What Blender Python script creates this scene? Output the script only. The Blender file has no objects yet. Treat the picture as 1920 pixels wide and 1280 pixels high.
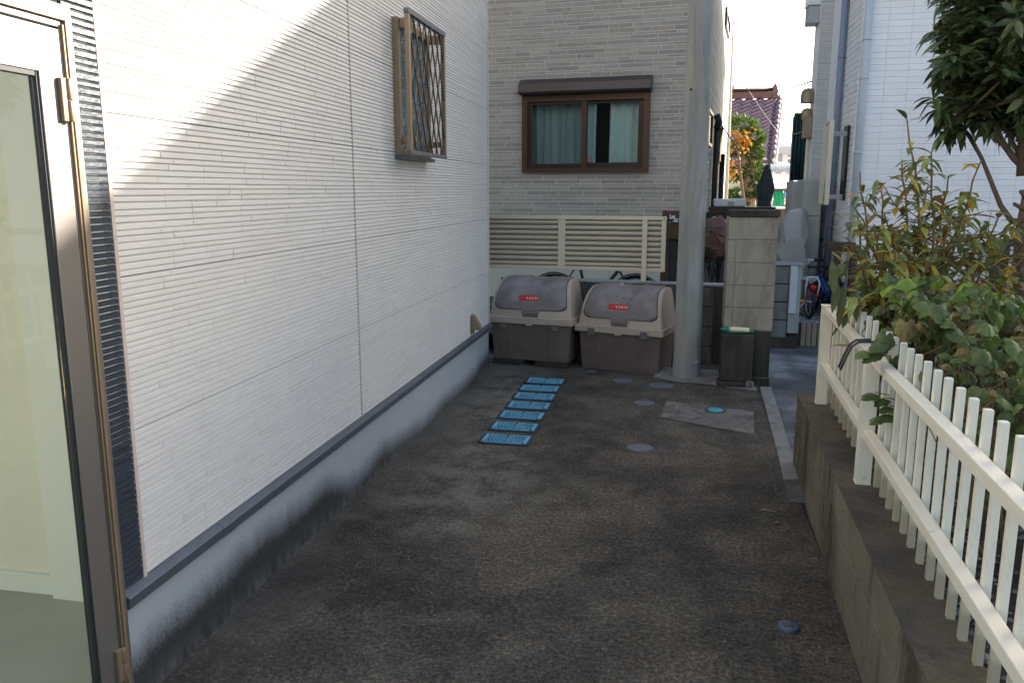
import bpy, math, random
from mathutils import Vector, Matrix
RD = random.Random(11)
SC = bpy.context.scene
COL = SC.collection

# ---------------------------------------------------------------- camera numbers (measured from the place)
F, PITCH, YAW, CH = 1512.0, math.radians(10.64), math.radians(10.9625), 1.6
_cp, _sp, _cy, _sy = math.cos(PITCH), math.sin(PITCH), math.cos(YAW), math.sin(YAW)
FWD = Vector((-_sy*_cp, _cy*_cp, -_sp)); RGT = Vector((_cy, _sy, 0)); UPV = RGT.cross(FWD); CAM = Vector((0, 0, CH))
def _ray(px, py): return FWD + RGT*((px-960)/F) - UPV*((py-640)/F)
def at(px, py, Y):            # survey helper: point of the real plane y = Y
    r = _ray(px, py); return CAM + r*(Y/r.y)
def gnd(px, py, z=0.0):       # survey helper: point of the level z
    r = _ray(px, py); return CAM + r*((z-CH)/r.z)
def onx(px, py, x):
    r = _ray(px, py); return CAM + r*(x/r.x)

# ---------------------------------------------------------------- objects
MATS = {}
def put(o, parent=None):
    COL.objects.link(o)
    if parent is not None:
        o.parent = parent
        if not parent.get('_local') and parent.type == 'EMPTY':
            o.matrix_parent_inverse = parent.matrix_basis.inverted()
    return o
def tag(o, label=None, cat=None, group=None, kind=None):
    if label: o['label'] = label
    if cat: o['category'] = cat
    if group: o['group'] = group
    if kind: o['kind'] = kind
    return o
LOCALS = set()
def thing(name, label, cat, loc=(0, 0, 0), rz=0, group=None, local=False):
    o = bpy.data.objects.new(name, None); COL.objects.link(o)
    o.empty_display_size = 0.1
    o.matrix_basis = Matrix.Translation(Vector(loc)) @ Matrix.Rotation(rz, 4, 'Z')
    if local: LOCALS.add(o.name)
    return tag(o, label, cat, group)
def copy_thing(root, label=None):
    r = root.copy(); COL.objects.link(r)
    if label: r['label'] = label
    for ch in list(root.children):
        c = ch.copy(); COL.objects.link(c); c.parent = r
        for g in list(ch.children):
            d = g.copy(); COL.objects.link(d); d.parent = c
    return r

class MB:
    def __init__(s): s.v = []; s.f = []; s.c = []; s.sm = []; s.mi = []
    def add(s, vs, fs, col=(1, 1, 1), smooth=False, mi=0):
        b = len(s.v); s.v += [tuple(v) for v in vs]
        for f in fs:
            s.f.append(tuple(b+i for i in f)); s.c.append(col); s.sm.append(smooth); s.mi.append(mi)
        return s
    def quad(s, a, b, c, d, col=(1, 1, 1), mi=0): return s.add([a, b, c, d], [(0, 1, 2, 3)], col, False, mi)
    def box(s, x0, x1, y0, y1, z0, z1, col=(1, 1, 1), mi=0):
        vs = [(x, y, z) for z in (z0, z1) for x, y in ((x0, y0), (x1, y0), (x1, y1), (x0, y1))]
        return s.add(vs, [(3, 2, 1, 0), (4, 5, 6, 7), (0, 1, 5, 4), (1, 2, 6, 5), (2, 3, 7, 6), (3, 0, 4, 7)], col, False, mi)
    def obox(s, c, dx, dy, dz, M=None, col=(1, 1, 1), mi=0):
        M = M or Matrix(); c = Vector(c)
        vs = [c + M @ Vector((x*dx/2, y*dy/2, z*dz/2)) for z in (-1, 1) for x, y in ((-1, -1), (1, -1), (1, 1), (-1, 1))]
        return s.add(vs, [(3, 2, 1, 0), (4, 5, 6, 7), (0, 1, 5, 4), (1, 2, 6, 5), (2, 3, 7, 6), (3, 0, 4, 7)], col, False, mi)
    def bar(s, a, b, w, h, col=(1, 1, 1), up=(0, 0, 1)):     # box beam from a to b
        a = Vector(a); b = Vector(b); d = b-a; L = d.length; d.normalize()
        u = Vector(up)
        if abs(d.dot(u)) > .98: u = Vector((1, 0, 0))
        x = d.cross(u).normalized(); z = x.cross(d)
        M = Matrix((x, d, z)).transposed()
        return s.obox((a+b)/2, w, L, h, M, col)
    def tube(s, pts, rad, n=8, caps=True, col=(1, 1, 1), closed=False):
        pts = [Vector(p) for p in pts]; N = len(pts)
        if not hasattr(rad, '__len__'): rad = [rad]*N
        vs = []; prev = None
        for i, p in enumerate(pts):
            if closed: t = pts[(i+1) % N]-pts[i-1]
            else: t = pts[min(i+1, N-1)]-pts[max(i-1, 0)]
            if t.length < 1e-9: t = Vector((0, 0, 1))
            t.normalize()
            if prev is None:
                u = Vector((0, 0, 1)) if abs(t.z) < .9 else Vector((1, 0, 0))
                x = t.cross(u).normalized()
            else:
                x = prev - t*prev.dot(t)
                x = x.normalized() if x.length > 1e-6 else t.orthogonal().normalized()
            prev = x; y = t.cross(x)
            for k in range(n):
                a = 2*math.pi*k/n
                vs.append(p + (x*math.cos(a)+y*math.sin(a))*rad[i])
        fs = []
        for i in range(N if closed else N-1):
            j = (i+1) % N
            for k in range(n):
                fs.append((i*n+k, i*n+(k+1) % n, j*n+(k+1) % n, j*n+k))
        s.add(vs, fs, col, True)
        if caps and not closed:
            b = len(s.v)-len(vs)
            for ring, rev in ((0, True), (N-1, False)):
                f = [b+ring*n+k for k in range(n)]
                s.f.append(tuple(reversed(f)) if rev else tuple(f)); s.c.append(col); s.sm.append(False); s.mi.append(0)
        return s
    def lathe(s, prof, c=(0, 0, 0), n=32, col=(1, 1, 1), smooth=True):
        c = Vector(c); vs = []; m = len(prof)
        for k in range(n):
            a = 2*math.pi*k/n
            for r, z in prof: vs.append(c+Vector((r*math.cos(a), r*math.sin(a), z)))
        fs = []
        for k in range(n):
            j = (k+1) % n
            for i in range(m-1): fs.append((k*m+i, j*m+i, j*m+i+1, k*m+i+1))
        return s.add(vs, fs, col, smooth)
    def prism(s, poly, ax, a0, a1, col=(1, 1, 1)):           # 2-D polygon extruded along axis ax
        def P(u, v, a):
            return {'x': (a, u, v), 'y': (u, a, v), 'z': (u, v, a)}[ax]
        n = len(poly)
        vs = [P(u, v, a0) for u, v in poly]+[P(u, v, a1) for u, v in poly]
        fs = [tuple(range(n-1, -1, -1)), tuple(range(n, 2*n))]+[(i, (i+1) % n, n+(i+1) % n, n+i) for i in range(n)]
        return s.add(vs, fs, col)
    def loft(s, rows, col=(1, 1, 1), smooth=True, flip=False):
        m = len(rows[0]); vs = [p for r in rows for p in r]; fs = []
        for i in range(len(rows)-1):
            for j in range(m-1):
                q = (i*m+j, i*m+j+1, (i+1)*m+j+1, (i+1)*m+j)
                fs.append(tuple(reversed(q)) if flip else q)
        return s.add(vs, fs, col, smooth)
    def build(s, name, mat, parent=None, bevel=0, seg=2, fix=True, solid=0):
        me = bpy.data.meshes.new(name); me.from_pydata(s.v, [], s.f)
        me.polygons.foreach_set('use_smooth', s.sm); me.polygons.foreach_set('material_index', s.mi)
        ca = me.color_attributes.new('col', 'FLOAT_COLOR', 'CORNER')
        buf = []
        for f, c in zip(s.f, s.c):
            for _ in f: buf += [c[0], c[1], c[2], 1]
        ca.data.foreach_set('color', buf)
        for m in (mat if isinstance(mat, (list, tuple)) else [mat]): me.materials.append(MATS[m])
        if fix:
            import bmesh
            bm = bmesh.new(); bm.from_mesh(me); bmesh.ops.recalc_face_normals(bm, faces=bm.faces); bm.to_mesh(me); bm.free()
        me.update()
        o = bpy.data.objects.new(name, me); COL.objects.link(o)
        if parent is not None:
            o.parent = parent
            if parent.type == 'EMPTY' and parent.name not in LOCALS:
                o.matrix_parent_inverse = parent.matrix_basis.inverted()
        if solid:
            md = o.modifiers.new('Solidify', 'SOLIDIFY'); md.thickness = solid; md.offset = 0
        if bevel:
            md = o.modifiers.new('Bevel', 'BEVEL'); md.width = bevel; md.segments = seg; md.limit_method = 'ANGLE'; md.angle_limit = math.radians(40)
            md.harden_normals = False
        return o

# ---------------------------------------------------------------- materials
class NT:
    def __init__(s, name):
        m = bpy.data.materials.new(name); m.use_nodes = True; MATS[name] = m
        s.t = m.node_tree; s.n = s.t.nodes; s.l = s.t.links
        s.p = s.n['Principled BSDF']; s.out = s.n['Material Output']
    def new(s, typ, **kw):
        n = s.n.new(typ)
        for k, v in kw.items():
            if k.startswith('i_'): n.inputs[k[2:].replace('_', ' ')].default_value = v
            else: setattr(n, k, v)
        return n
    def link(s, a, b): s.l.new(a, b)
    def coord(s, scale=(1, 1, 1), kind='Object'):
        tc = s.new('ShaderNodeTexCoord'); mp = s.new('ShaderNodeMapping'); mp.inputs['Scale'].default_value = scale
        s.link(tc.outputs[kind], mp.inputs['Vector']); return mp.outputs[0]
    def noise(s, scale, detail=4, rough=.6, vec=None, dist=0):
        n = s.new('ShaderNodeTexNoise'); n.inputs['Scale'].default_value = scale; n.inputs['Detail'].default_value = detail
        n.inputs['Roughness'].default_value = rough; n.inputs['Distortion'].default_value = dist
        s.link(vec if vec is not None else s.coord(), n.inputs['Vector']); return n.outputs['Fac']
    def ramp(s, fac, stops, interp='LINEAR'):
        r = s.new('ShaderNodeValToRGB'); r.color_ramp.interpolation = interp
        e = r.color_ramp.elements
        while len(e) < len(stops): e.new(.5)
        for el, (p, c) in zip(e, stops):
            el.position = p; el.color = (c, c, c, 1) if not hasattr(c, '__len__') else (*c, 1)
        s.link(fac, r.inputs[0]); return r.outputs[0]
    def mix(s, fac, a, b, typ='MIX'):
        m = s.new('ShaderNodeMix', data_type='RGBA', blend_type=typ)
        for val, idx in ((fac, 0), (a, 6), (b, 7)):
            if hasattr(val, 'default_value') or hasattr(val, 'is_linked'): s.link(val, m.inputs[idx])
            elif idx == 0: m.inputs[0].default_value = val
            else: m.inputs[idx].default_value = (*val, 1)
        return m.outputs[2]
    def math(s, op, a, b=None, clamp=False):
        m = s.new('ShaderNodeMath', operation=op, use_clamp=clamp)
        for i, v in enumerate((a, b)):
            if v is None: continue
            if hasattr(v, 'is_linked'): s.link(v, m.inputs[i])
            else: m.inputs[i].default_value = v
        return m.outputs[0]
    def attr(s, name='col'):
        a = s.new('ShaderNodeVertexColor'); a.layer_name = name; return a.outputs[0]
    def xyz(s, vec=None):
        x = s.new('ShaderNodeSeparateXYZ'); s.link(vec if vec is not None else s.coord(), x.inputs[0]); return x.outputs
    def bump(s, h, strength=.3, dist=.01):
        b = s.new('ShaderNodeBump'); b.inputs['Strength'].default_value = strength; b.inputs['Distance'].default_value = dist
        s.link(h, b.inputs['Height']); s.link(b.outputs[0], s.p.inputs['Normal'])
    def base(s, c):
        if hasattr(c, 'is_linked'): s.link(c, s.p.inputs['Base Color'])
        else: s.p.inputs['Base Color'].default_value = (*c, 1)
    def setp(s, rough=.6, metal=0, spec=.5):
        s.p.inputs['Roughness'].default_value = rough; s.p.inputs['Metallic'].default_value = metal
        s.p.inputs['Specular IOR Level'].default_value = spec

def simple(name, c, rough=.6, metal=0, spec=.5, var=0, vs=6, dirt=None, ds=3, dlo=.55, dhi=.75, bump=0, bs=80, use_attr=False):
    t = NT(name); t.setp(rough, metal, spec)
    col = t.attr() if use_attr else None
    if use_attr and c is not None: col = t.mix(1.0, col, c, 'MULTIPLY')
    if var:
        n = t.noise(vs, 5, .65); k = t.ramp(n, [(.25, 1-var), (.75, 1+var*.6)])
        col = t.mix(1.0, col if col is not None else c, k, 'MULTIPLY')
    if dirt:
        n = t.noise(ds, 8, .7); k = t.ramp(n, [(dlo, 0.0), (dhi, 1.0)])
        col = t.mix(k, col if col is not None else c, dirt)
    t.base(col if col is not None else c)
    if bump: t.bump(t.noise(bs, 4, .6), bump, .003)
    return t

simple('white_siding', (.665, .65, .625), .62, var=.05, vs=2.5, bump=.35, bs=45, use_attr=True)
simple('seam_grey', (.20, .195, .19), .8)
simple('siding_groove', (.50, .47, .42), .9)
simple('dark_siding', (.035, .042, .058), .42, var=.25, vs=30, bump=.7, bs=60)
simple('sealant', (.55, .45, .40), .8, var=.15, vs=20)
simple('sealant_grey', (.36, .33, .28), .8)
simple('grey_flashing', (.11, .125, .15), .38, metal=.3, var=.12, vs=8)
simple('bronze_metal', (.25, .225, .205), .42, metal=.6, var=.08, vs=4)
simple('bronze_light', (.30, .215, .135), .40, metal=.35, var=.06, vs=4)
simple('bronze_dark', (.045, .04, .036), .4, metal=.4)
simple('rubber_black', (.012, .012, .013), .6)
simple('black_plastic', (.02, .02, .022), .4)
simple('interior_cream', (.92, .82, .58), .8, var=.03, vs=30, bump=.3, bs=120)
simple('interior_trim', (.94, .88, .68), .5)
simple('interior_floor', (.52, .49, .37), .8, var=.12, vs=3)
simple('brick_panel', None, .75, var=.22, vs=22, use_attr=True, bump=.5, bs=70)
simple('mortar_white', (.60, .565, .52), .9)
simple('dark_brown_metal', (.045, .025, .017), .38, metal=.25, var=.1, vs=5)
simple('brown_metal', (.095, .043, .023), .4, metal=.25, var=.1, vs=5)
simple('shutter_metal', (.075, .058, .058), .35, metal=.3)
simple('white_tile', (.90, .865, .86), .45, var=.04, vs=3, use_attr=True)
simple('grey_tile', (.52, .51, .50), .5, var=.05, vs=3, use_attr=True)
simple('white_paint', (.82, .76, .63), .45, var=.05, vs=5, dirt=(.42, .36, .24), ds=14, dlo=.62, dhi=.80, bump=.1, bs=40)
simple('cream_metal', (.70, .61, .46), .42, metal=.15, var=.05, vs=4)
simple('pipe_grey', (.50, .54, .58), .45, var=.04)
simple('pipe_slate', (.22, .26, .34), .45, var=.06)
simple('steel', (.45, .46, .47), .3, metal=.9)
simple('grey_metal', (.42, .41, .39), .5, metal=.1, var=.05, vs=2)
simple('bin_beige', (.48, .38, .295), .48, var=.12, vs=9, dirt=(.26, .19, .14), ds=9, dlo=.55, dhi=.85, bump=.08, bs=200)
simple('bin_brown', (.165, .118, .097), .55, var=.22, vs=6, dirt=(.17, .14, .125), ds=7, dlo=.5, dhi=.8, bump=.1, bs=160)
simple('bin_lid', (.235, .195, .182), .36, var=.14, vs=7, dirt=(.30, .265, .26), ds=11, dlo=.5, dhi=.85)
simple('bin_latch', (.14, .125, .12), .5)
simple('sticker_red', (.62, .035, .025), .4)
simple('sticker_white', (.85, .80, .78), .5)
simple('sticker_pink', (.72, .12, .10), .5)
simple('blue_grate', (.13, .40, .56), .5, var=.12, vs=25, dirt=(.30, .50, .60), ds=18, dlo=.5, dhi=.8)
simple('grate_dark', (.018, .03, .045), .6, var=.2, vs=20)
simple('cover_grey', (.125, .132, .142), .65, var=.3, vs=45, bump=.3, bs=150)
simple('turquoise', (.08, .36, .43), .45, var=.2, vs=40)
simple('kerb_stone', (.21, .205, .19), .9, var=.18, vs=9, dirt=(.10, .095, .085), ds=7, dlo=.5, dhi=.75, bump=.4, bs=120)
simple('glove_green', (.012, .20, .14), .6, var=.2, vs=40)
simple('glove_cream', (.70, .66, .42), .8, var=.15, vs=60)
simple('bark', (.16, .105, .075), .85, var=.3, vs=25, bump=.8, bs=60)
simple('twig', (.20, .135, .055), .75, var=.3, vs=30)
simple('tile_edging', None, .75, var=.2, vs=30, use_attr=True)
simple('curtain_dark', (.2, .2, .2), .9)
simple('gravel', None, .85, var=.2, vs=60, use_attr=True)
simple('soil', (.032, .026, .02), .95, var=.5, vs=14, bump=1, bs=40)
simple('grey_cover', (.33, .315, .30), .5, var=.15, vs=3)
simple('green_sheet', (.03, .075, .075), .45, var=.3, vs=4)
simple('roof_tile', (.20, .12, .15), .22, var=.3, vs=3)
simple('roof_ridge', (.16, .06, .04), .5, var=.3, vs=3)
simple('cream_wall', (.66, .60, .48), .85, var=.08, vs=2)
simple('pale_wall', (.60, .62, .66), .8, var=.05)
simple('lav_roof', (.42, .40, .46), .7, var=.05)
simple('white_sheet', (.75, .75, .74), .6, var=.05)
simple('umbrella_cloth', (.075, .095, .105), .8, var=.2, vs=8)
simple('green_net', (.0, .30, .14), .6, var=.2, vs=8)
simple('blue_paint', (.03, .10, .35), .35)
simple('sky_blue_sheet', (.10, .32, .70), .6)
simple('red_paint', (.55, .03, .03), .4)
simple('white_gloss', (.78, .78, .78), .35)
simple('seat_grey', (.30, .31, .33), .5)
simple('reflector_red', (.6, .02, .015), .25)
simple('reflector_amber', (.75, .35, .02), .25)
simple('green_bike', (.035, .05, .035), .35)
simple('brown_fabric', (.12, .065, .05), .85, var=.2, vs=12)
simple('curtain', None, .9, use_attr=True, var=.08, vs=5)
simple('room_dark', (.02, .022, .026), .9)
simple('plastic_bag', (.55, .56, .57), .35, var=.1, vs=9)
simple('pale_twig', (.42, .32, .18), .8)
simple('dry_leaf', (.22, .12, .05), .8, var=.3, vs=40)
simple('solar_blue', (.055, .075, .115), .4)
simple('solar_cell', (.006, .007, .008), .2)
simple('wire_dark', (.05, .05, .055), .5, metal=.3)
simple('tape_white', (.62, .63, .66), .6)
simple('ground_far', (.16, .155, .145), .95, var=.2, vs=.4)
simple('awning', (.62, .60, .55), .7)

t = NT('picket_paint'); t.setp(.45, 0, .5)
z_ = t.xyz()[2]; nz = t.noise(22, 5, .7)
f = t.math('MULTIPLY', t.ramp(t.math('ADD', t.math('ADD', z_, .31), t.math('MULTIPLY', nz, -.14)), [(0.0, 1.0), (.02, .75), (.10, 0.0)]), .8)
c = t.mix(f, (.82, .76, .63), (.30, .245, .15))
c = t.mix(t.ramp(t.noise(16, 7, .75, t.coord((1, 1, .35))), [(.56, 0.0), (.74, .6)]), c, (.45, .39, .27))
t.base(c)
# glass
def glass(name, tint, gloss=.18, rough=.02):
    t = NT(name); t.n.remove(t.p)
    tr = t.new('ShaderNodeBsdfTransparent'); tr.inputs[0].default_value = (*tint, 1)
    gl = t.new('ShaderNodeBsdfGlossy'); gl.inputs['Roughness'].default_value = rough; gl.inputs[0].default_value = (.9, .95, 1, 1)
    fr = t.new('ShaderNodeFresnel'); fr.inputs[0].default_value = 1.5
    k = t.math('MULTIPLY', fr.outputs[0], gloss)
    mx = t.new('ShaderNodeMixShader'); t.link(k, mx.inputs[0]); t.link(tr.outputs[0], mx.inputs[1]); t.link(gl.outputs[0], mx.inputs[2])
    t.link(mx.outputs[0], t.out.inputs[0]); return t
glass('clear_glass', (1.0, .975, .92), .10)
glass('window_glass', (.82, .88, .88), .35)
t = NT('patterned_glass'); t.setp(.12, 0, .9)
v = t.new('ShaderNodeTexVoronoi'); v.inputs['Scale'].default_value = 70; t.link(t.coord((1, 1, .8)), v.inputs['Vector'])
t.base(t.ramp(t.noise(7, 4, .7, t.coord((1, 1.5, .6))), [(.3, (.035, .07, .09)), (.55, (.12, .19, .24)), (.75, (.42, .50, .56))]))
t.bump(v.outputs['Distance'], 1.0, .02)

# foliage
def foliage(name, rough=.4, trans=.3, tint=(1, 1, 1)):
    t = NT(name); t.setp(rough, 0, .45)
    c = t.mix(1, t.attr(), tint, 'MULTIPLY')
    n = t.ramp(t.noise(25, 3), [(.3, .7), (.7, 1.25)])
    c = t.mix(1, c, n, 'MULTIPLY'); t.base(c)
    tl = t.new('ShaderNodeBsdfTranslucent'); t.link(c, tl.inputs[0])
    mx = t.new('ShaderNodeMixShader'); mx.inputs[0].default_value = trans
    t.link(t.p.outputs[0], mx.inputs[1]); t.link(tl.outputs[0], mx.inputs[2]); t.link(mx.outputs[0], t.out.inputs[0])
foliage('leaf_glossy', .32, .15); foliage('leaf_soft', .5, .3); foliage('leaf_vine', .48, .28); foliage('leaf_pine', .6, .35)

# driveway concrete: dark, dirty, speckled with worn aggregate
t = NT('driveway_concrete'); t.setp(.88, 0, .3)
big = t.noise(.55, 5, .6, dist=.6); mid = t.noise(3.2, 7, .75, dist=.3); streak = t.noise(2.1, 7, .7, dist=.8)
fine = t.noise(55, 6, .8); grit = t.noise(190, 3, .7)
c = t.ramp(big, [(.38, (.028, .0235, .0185)), (.5, (.056, .0475, .038)), (.60, (.094, .079, .062))])
c = t.mix(t.ramp(mid, [(.46, 0.0), (.62, .5)]), c, (.138, .118, .094))
c = t.mix(t.ramp(streak, [(.48, 0.0), (.63, .7)]), c, (.020, .0186, .016))
c = t.mix(t.ramp(t.noise(11, 6, .8, t.coord((1, 1.2, 1)), .4), [(.50, 0.0), (.66, .5)]), c, (.095, .087, .076))
c = t.mix(1, c, t.ramp(fine, [(.36, .25), (.5, 1.0), (.62, 2.3)]), 'MULTIPLY')
sp = t.math('MULTIPLY', t.ramp(grit, [(.57, 0.0), (.64, 1.0)]), t.ramp(t.noise(1.6, 5, .7), [(.42, .06), (.58, .75)]))
c = t.mix(sp, c, (.34, .315, .285))
x = t.xyz()
def blob(cx, cy, rx_, ry_):
    a = t.math('POWER', t.math('DIVIDE', t.math('SUBTRACT', x[0], cx), rx_), 2.0); b = t.math('POWER', t.math('DIVIDE', t.math('SUBTRACT', x[1], cy), ry_), 2.0)
    return t.math('SUBTRACT', 1.0, t.math('ADD', a, b), True)
dust = t.math('MULTIPLY', t.math('ADD', blob(-1.05, 4.15, .55, .9), blob(-1.25, 6.0, .4, 1.5), True), t.ramp(t.noise(4.5, 6, .75), [(.42, 0.0), (.58, 1.0)]))
c = t.mix(t.math('MULTIPLY', dust, t.ramp(t.noise(130, 4, .75), [(.44, 0.05), (.58, .9)])), c, (.30, .285, .26))
edge = t.math('MULTIPLY', t.ramp(t.math('ADD', x[0], 1.6), [(0.0, 1.0), (.35, 0.0)]), t.ramp(t.noise(1.3, 4, .6), [(.4, 0.0), (.6, 1.0)]))
c = t.mix(t.math('MULTIPLY', edge, .6), c, (.13, .127, .118))
c = t.mix(1, c, (.97, .94, .87), 'MULTIPLY')
t.base(c); t.bump(t.math('ADD', fine, t.math('MULTIPLY', grit, .6)), .75, .006)

t = NT('asphalt'); t.setp(.85, 0, .4)
g1 = t.noise(120, 4, .7); b1 = t.noise(1.1, 5, .65)
c = t.ramp(b1, [(.38, (.050, .050, .054)), (.5, (.11, .112, .12)), (.60, (.24, .245, .255))])
c = t.mix(1, c, t.ramp(g1, [(.3, .5), (.7, 1.9)]), 'MULTIPLY'); t.base(c); t.bump(g1, .8, .006)

t = NT('pale_patch'); t.setp(.9, 0, .3)
n1 = t.noise(7, 7, .75, t.coord((1, 1, 1)), .5); g1 = t.noise(140, 4, .7)
c = t.ramp(n1, [(.36, (.075, .068, .057)), (.5, (.135, .122, .104)), (.64, (.21, .193, .168))])
c = t.mix(1, c, t.ramp(g1, [(.3, .6), (.7, 1.5)]), 'MULTIPLY'); t.base(c); t.bump(g1, .5, .004)

# house plinth: smooth mortar, black mould climbing from the ground in a torn band
t = NT('plinth_mortar'); t.setp(.85, 0, .3)
x = t.xyz(); yv = t.coord((0.01, 1, .10))
base = t.mix(t.ramp(t.noise(1.2, 4), [(.3, 0.0), (.7, 1.0)]), (.33, .365, .405), (.41, .43, .45))
n_y = t.noise(.55, 3, .5, t.coord((.01, 1, .01))); n_s = t.noise(22, 5, .65, t.coord((.05, 1, .30)))
n_f = t.noise(90, 4, .8)
h = t.math('ADD', t.math('MULTIPLY', t.math('SUBTRACT', n_y, .36), .62), t.math('MULTIPLY', t.math('SUBTRACT', n_s, .5), .065))
h = t.math('ADD', h, t.math('MULTIPLY', t.math('SUBTRACT', n_f, .5), .16))
yfade = t.ramp(t.math('DIVIDE', x[1], 10), [(.18, 0.11), (.36, .085), (.50, .0), (.62, -.035), (.72, -.03)])
h = t.math('ADD', h, t.math('SUBTRACT', yfade, 0))
f = t.math('DIVIDE', t.math('SUBTRACT', h, x[2]), .13)
f = t.math('ADD', f, .35, True)
st = t.mix(t.noise(35, 5, .7), (.030, .029, .029), (.060, .057, .054))
low = t.ramp(x[2], [(0.0, 1.0), (.05, .35), (.10, 0.0)])
st = t.mix(t.math('MULTIPLY', low, t.ramp(n_s, [(.4, 0.0), (.62, .8)])), st, (.15, .15, .15))
t.base(t.mix(f, base, st)); t.bump(t.noise(60, 4), .15, .002)

# concrete blocks with vertical run stains
def blockmat(name, a, b, dark, stain_lo=.45, stain_hi=.62, streak=(3.5, 3.5, .35), grain=110, topdark=None, moss=None):
    t = NT(name); t.setp(.9, 0, .25)
    n1 = t.noise(2.2, 6, .65); s1 = t.noise(1.0, 6, .7, t.coord(streak), .4); g1 = t.noise(grain, 4, .7)
    c = t.mix(t.ramp(n1, [(.35, 0.0), (.65, 1.0)]), a, b)
    c = t.mix(t.ramp(s1, [(stain_lo, 0.0), (stain_hi, .9)]), c, dark)
    if moss: c = t.mix(t.ramp(t.noise(1.7, 5, .6), [(.45, 0.0), (.7, .7)]), c, moss)
    c = t.mix(1, c, t.ramp(g1, [(.3, .70), (.7, 1.28)]), 'MULTIPLY')
    t.base(c); t.bump(g1, .5, .004); return t
blockmat('retaining_block', (.155, .133, .098), (.21, .185, .14), (.034, .030, .024), .45, .60, (2.6, 2.6, .6), moss=(.135, .12, .075))
blockmat('retaining_top', (.070, .061, .052), (.12, .10, .074), (.042, .039, .036), .45, .65, (4, 4, 4), 130, moss=(.10, .075, .035))
blockmat('pillar_block', (.40, .355, .285), (.34, .30, .24), (.17, .14, .105), .49, .70, (4, 4, 1.4), 140)
blockmat('wet_block', (.055, .046, .036), (.075, .064, .05), (.028, .025, .022), .45, .65, (6, 6, 1), 120)
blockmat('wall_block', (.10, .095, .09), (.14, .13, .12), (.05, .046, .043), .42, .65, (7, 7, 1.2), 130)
blockmat('grey_block', (.15, .15, .155), (.20, .20, .20), (.07, .07, .07), .45, .7, (5, 5, 1), 130)
blockmat('pole_concrete', (.33, .33, .315), (.40, .39, .365), (.21, .208, .195), .45, .66, (6, 6, .7), 240, moss=(.35, .325, .24))
blockmat('pale_concrete', (.30, .31, .32), (.36, .36, .36), (.2, .2, .2), .5, .8, (3, 3, 1), 150)
blockmat('mortar_apron', (.20, .19, .17), (.30, .285, .26), (.09, .085, .08), .45, .7, (4, 4, 4), 120)
# ================================================================ SETTING
def sheet(name, pts, z, mat, nsub=0):
    m = MB(); m.add([(x, y, z) for x, y in pts], [tuple(range(len(pts)))])
    o = m.build(name, mat); o['kind'] = 'structure'; return o
sheet('ground', [(-150, -60), (150, -60), (150, 260), (-150, 260)], -.30, 'ground_far')
sheet('alley_pavement', [(-9, 4.2), (14, 4.2), (14, 60), (-9, 60)], -.05, 'asphalt')
kx = lambda y: .664 + (y-4.168)*(.775-.664)/(6.727-4.168)       # left edge of the kerb
m = MB(); ys = [-5, 0, 2, 4.2, 5, 6, 6.74]
m.add([(-1.62, -5, 0), (.62, -5, 0), (.70, 2, 0), (.72, 4.16, 0), (kx(4.17)+.01, 4.17, 0), (kx(5), 5, 0), (kx(6.74), 6.74, 0), (.80, 7.6, 0), (-1.62, 7.75, 0)], [tuple(range(9))])
m.add([(kx(6.74), 6.74, 0), (.80, 7.6, 0), (.80, 7.6, -.2), (kx(6.74), 6.74, -.2)], [(0, 1, 2, 3)])
o = m.build('driveway', 'driveway_concrete', fix=False); o['kind'] = 'structure'
sheet('concrete_patch', [(.025, 6.14), (-.018, 5.664), (.60, 5.36), (.655, 5.95)], .004, 'pale_patch')
# mortar fillet round the foot of the pole
m = MB(); m.add([(-.10, 6.93, .004), (.10, 6.80, .004), (.34, 6.76, .004), (.52, 6.66, .004), (.74, 6.60, .004), (.76, 6.72, .004), (.5, 6.9, .018), (.46, 7.2, .03), (-.02, 7.25, .03)], [tuple(range(9))])
o = m.build('mortar_apron', 'mortar_apron'); o['kind'] = 'structure'
# drainage groove left of the kerb
m = MB()
g0 = gnd(1413, 738); g1 = gnd(1455, 920)
m.add([(g0.x-.004, g0.y, .004), (g0.x+.004, g0.y, .004), (g1.x+.004, g1.y, .004), (g1.x-.004, g1.y, .004)], [(0, 1, 2, 3)])
o = m.build('gutter_joint', 'wall_block'); o['kind'] = 'structure'

kl = [(.775, 6.727), (.753, 6.20), (.728, 5.66), (.705, 5.079), (.677, 4.505), (.662, 4.16)]
kr = [(.866, 6.744), (.842, 6.10), (.820, 5.635), (.793, 5.091), (.764, 4.522), (.75, 4.17)]
klab = ['kerb stone farthest away, touching the foot of the block pillar', 'kerb stone with a diagonal pale worn corner, next after the farthest one',
        'mid-length kerb stone beside the pale concrete patch', 'long pale kerb stone with a dark joint at both ends', 'darker kerb stone partly hidden by the retaining wall']
for i in range(5):
    m = MB(); a, b, c, d = kl[i], kr[i], kr[i+1], kl[i+1]
    e = .004
    vs = [(a[0], a[1]-e, .012), (b[0], b[1]-e, .012), (c[0], c[1]+e, .012), (d[0], d[1]+e, .012)]
    vs += [(x, y, -.12) for x, y, z in vs]
    m.add(vs, [(0, 1, 2, 3), (4, 7, 6, 5), (0, 4, 5, 1), (1, 5, 6, 2), (2, 6, 7, 3), (3, 7, 4, 0)])
    tag(m.build('kerb_stone', 'kerb_stone' if i < 4 else 'wall_block', bevel=.006), klab[i], 'kerb stone', 'kerb stones along the driveway')

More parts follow.
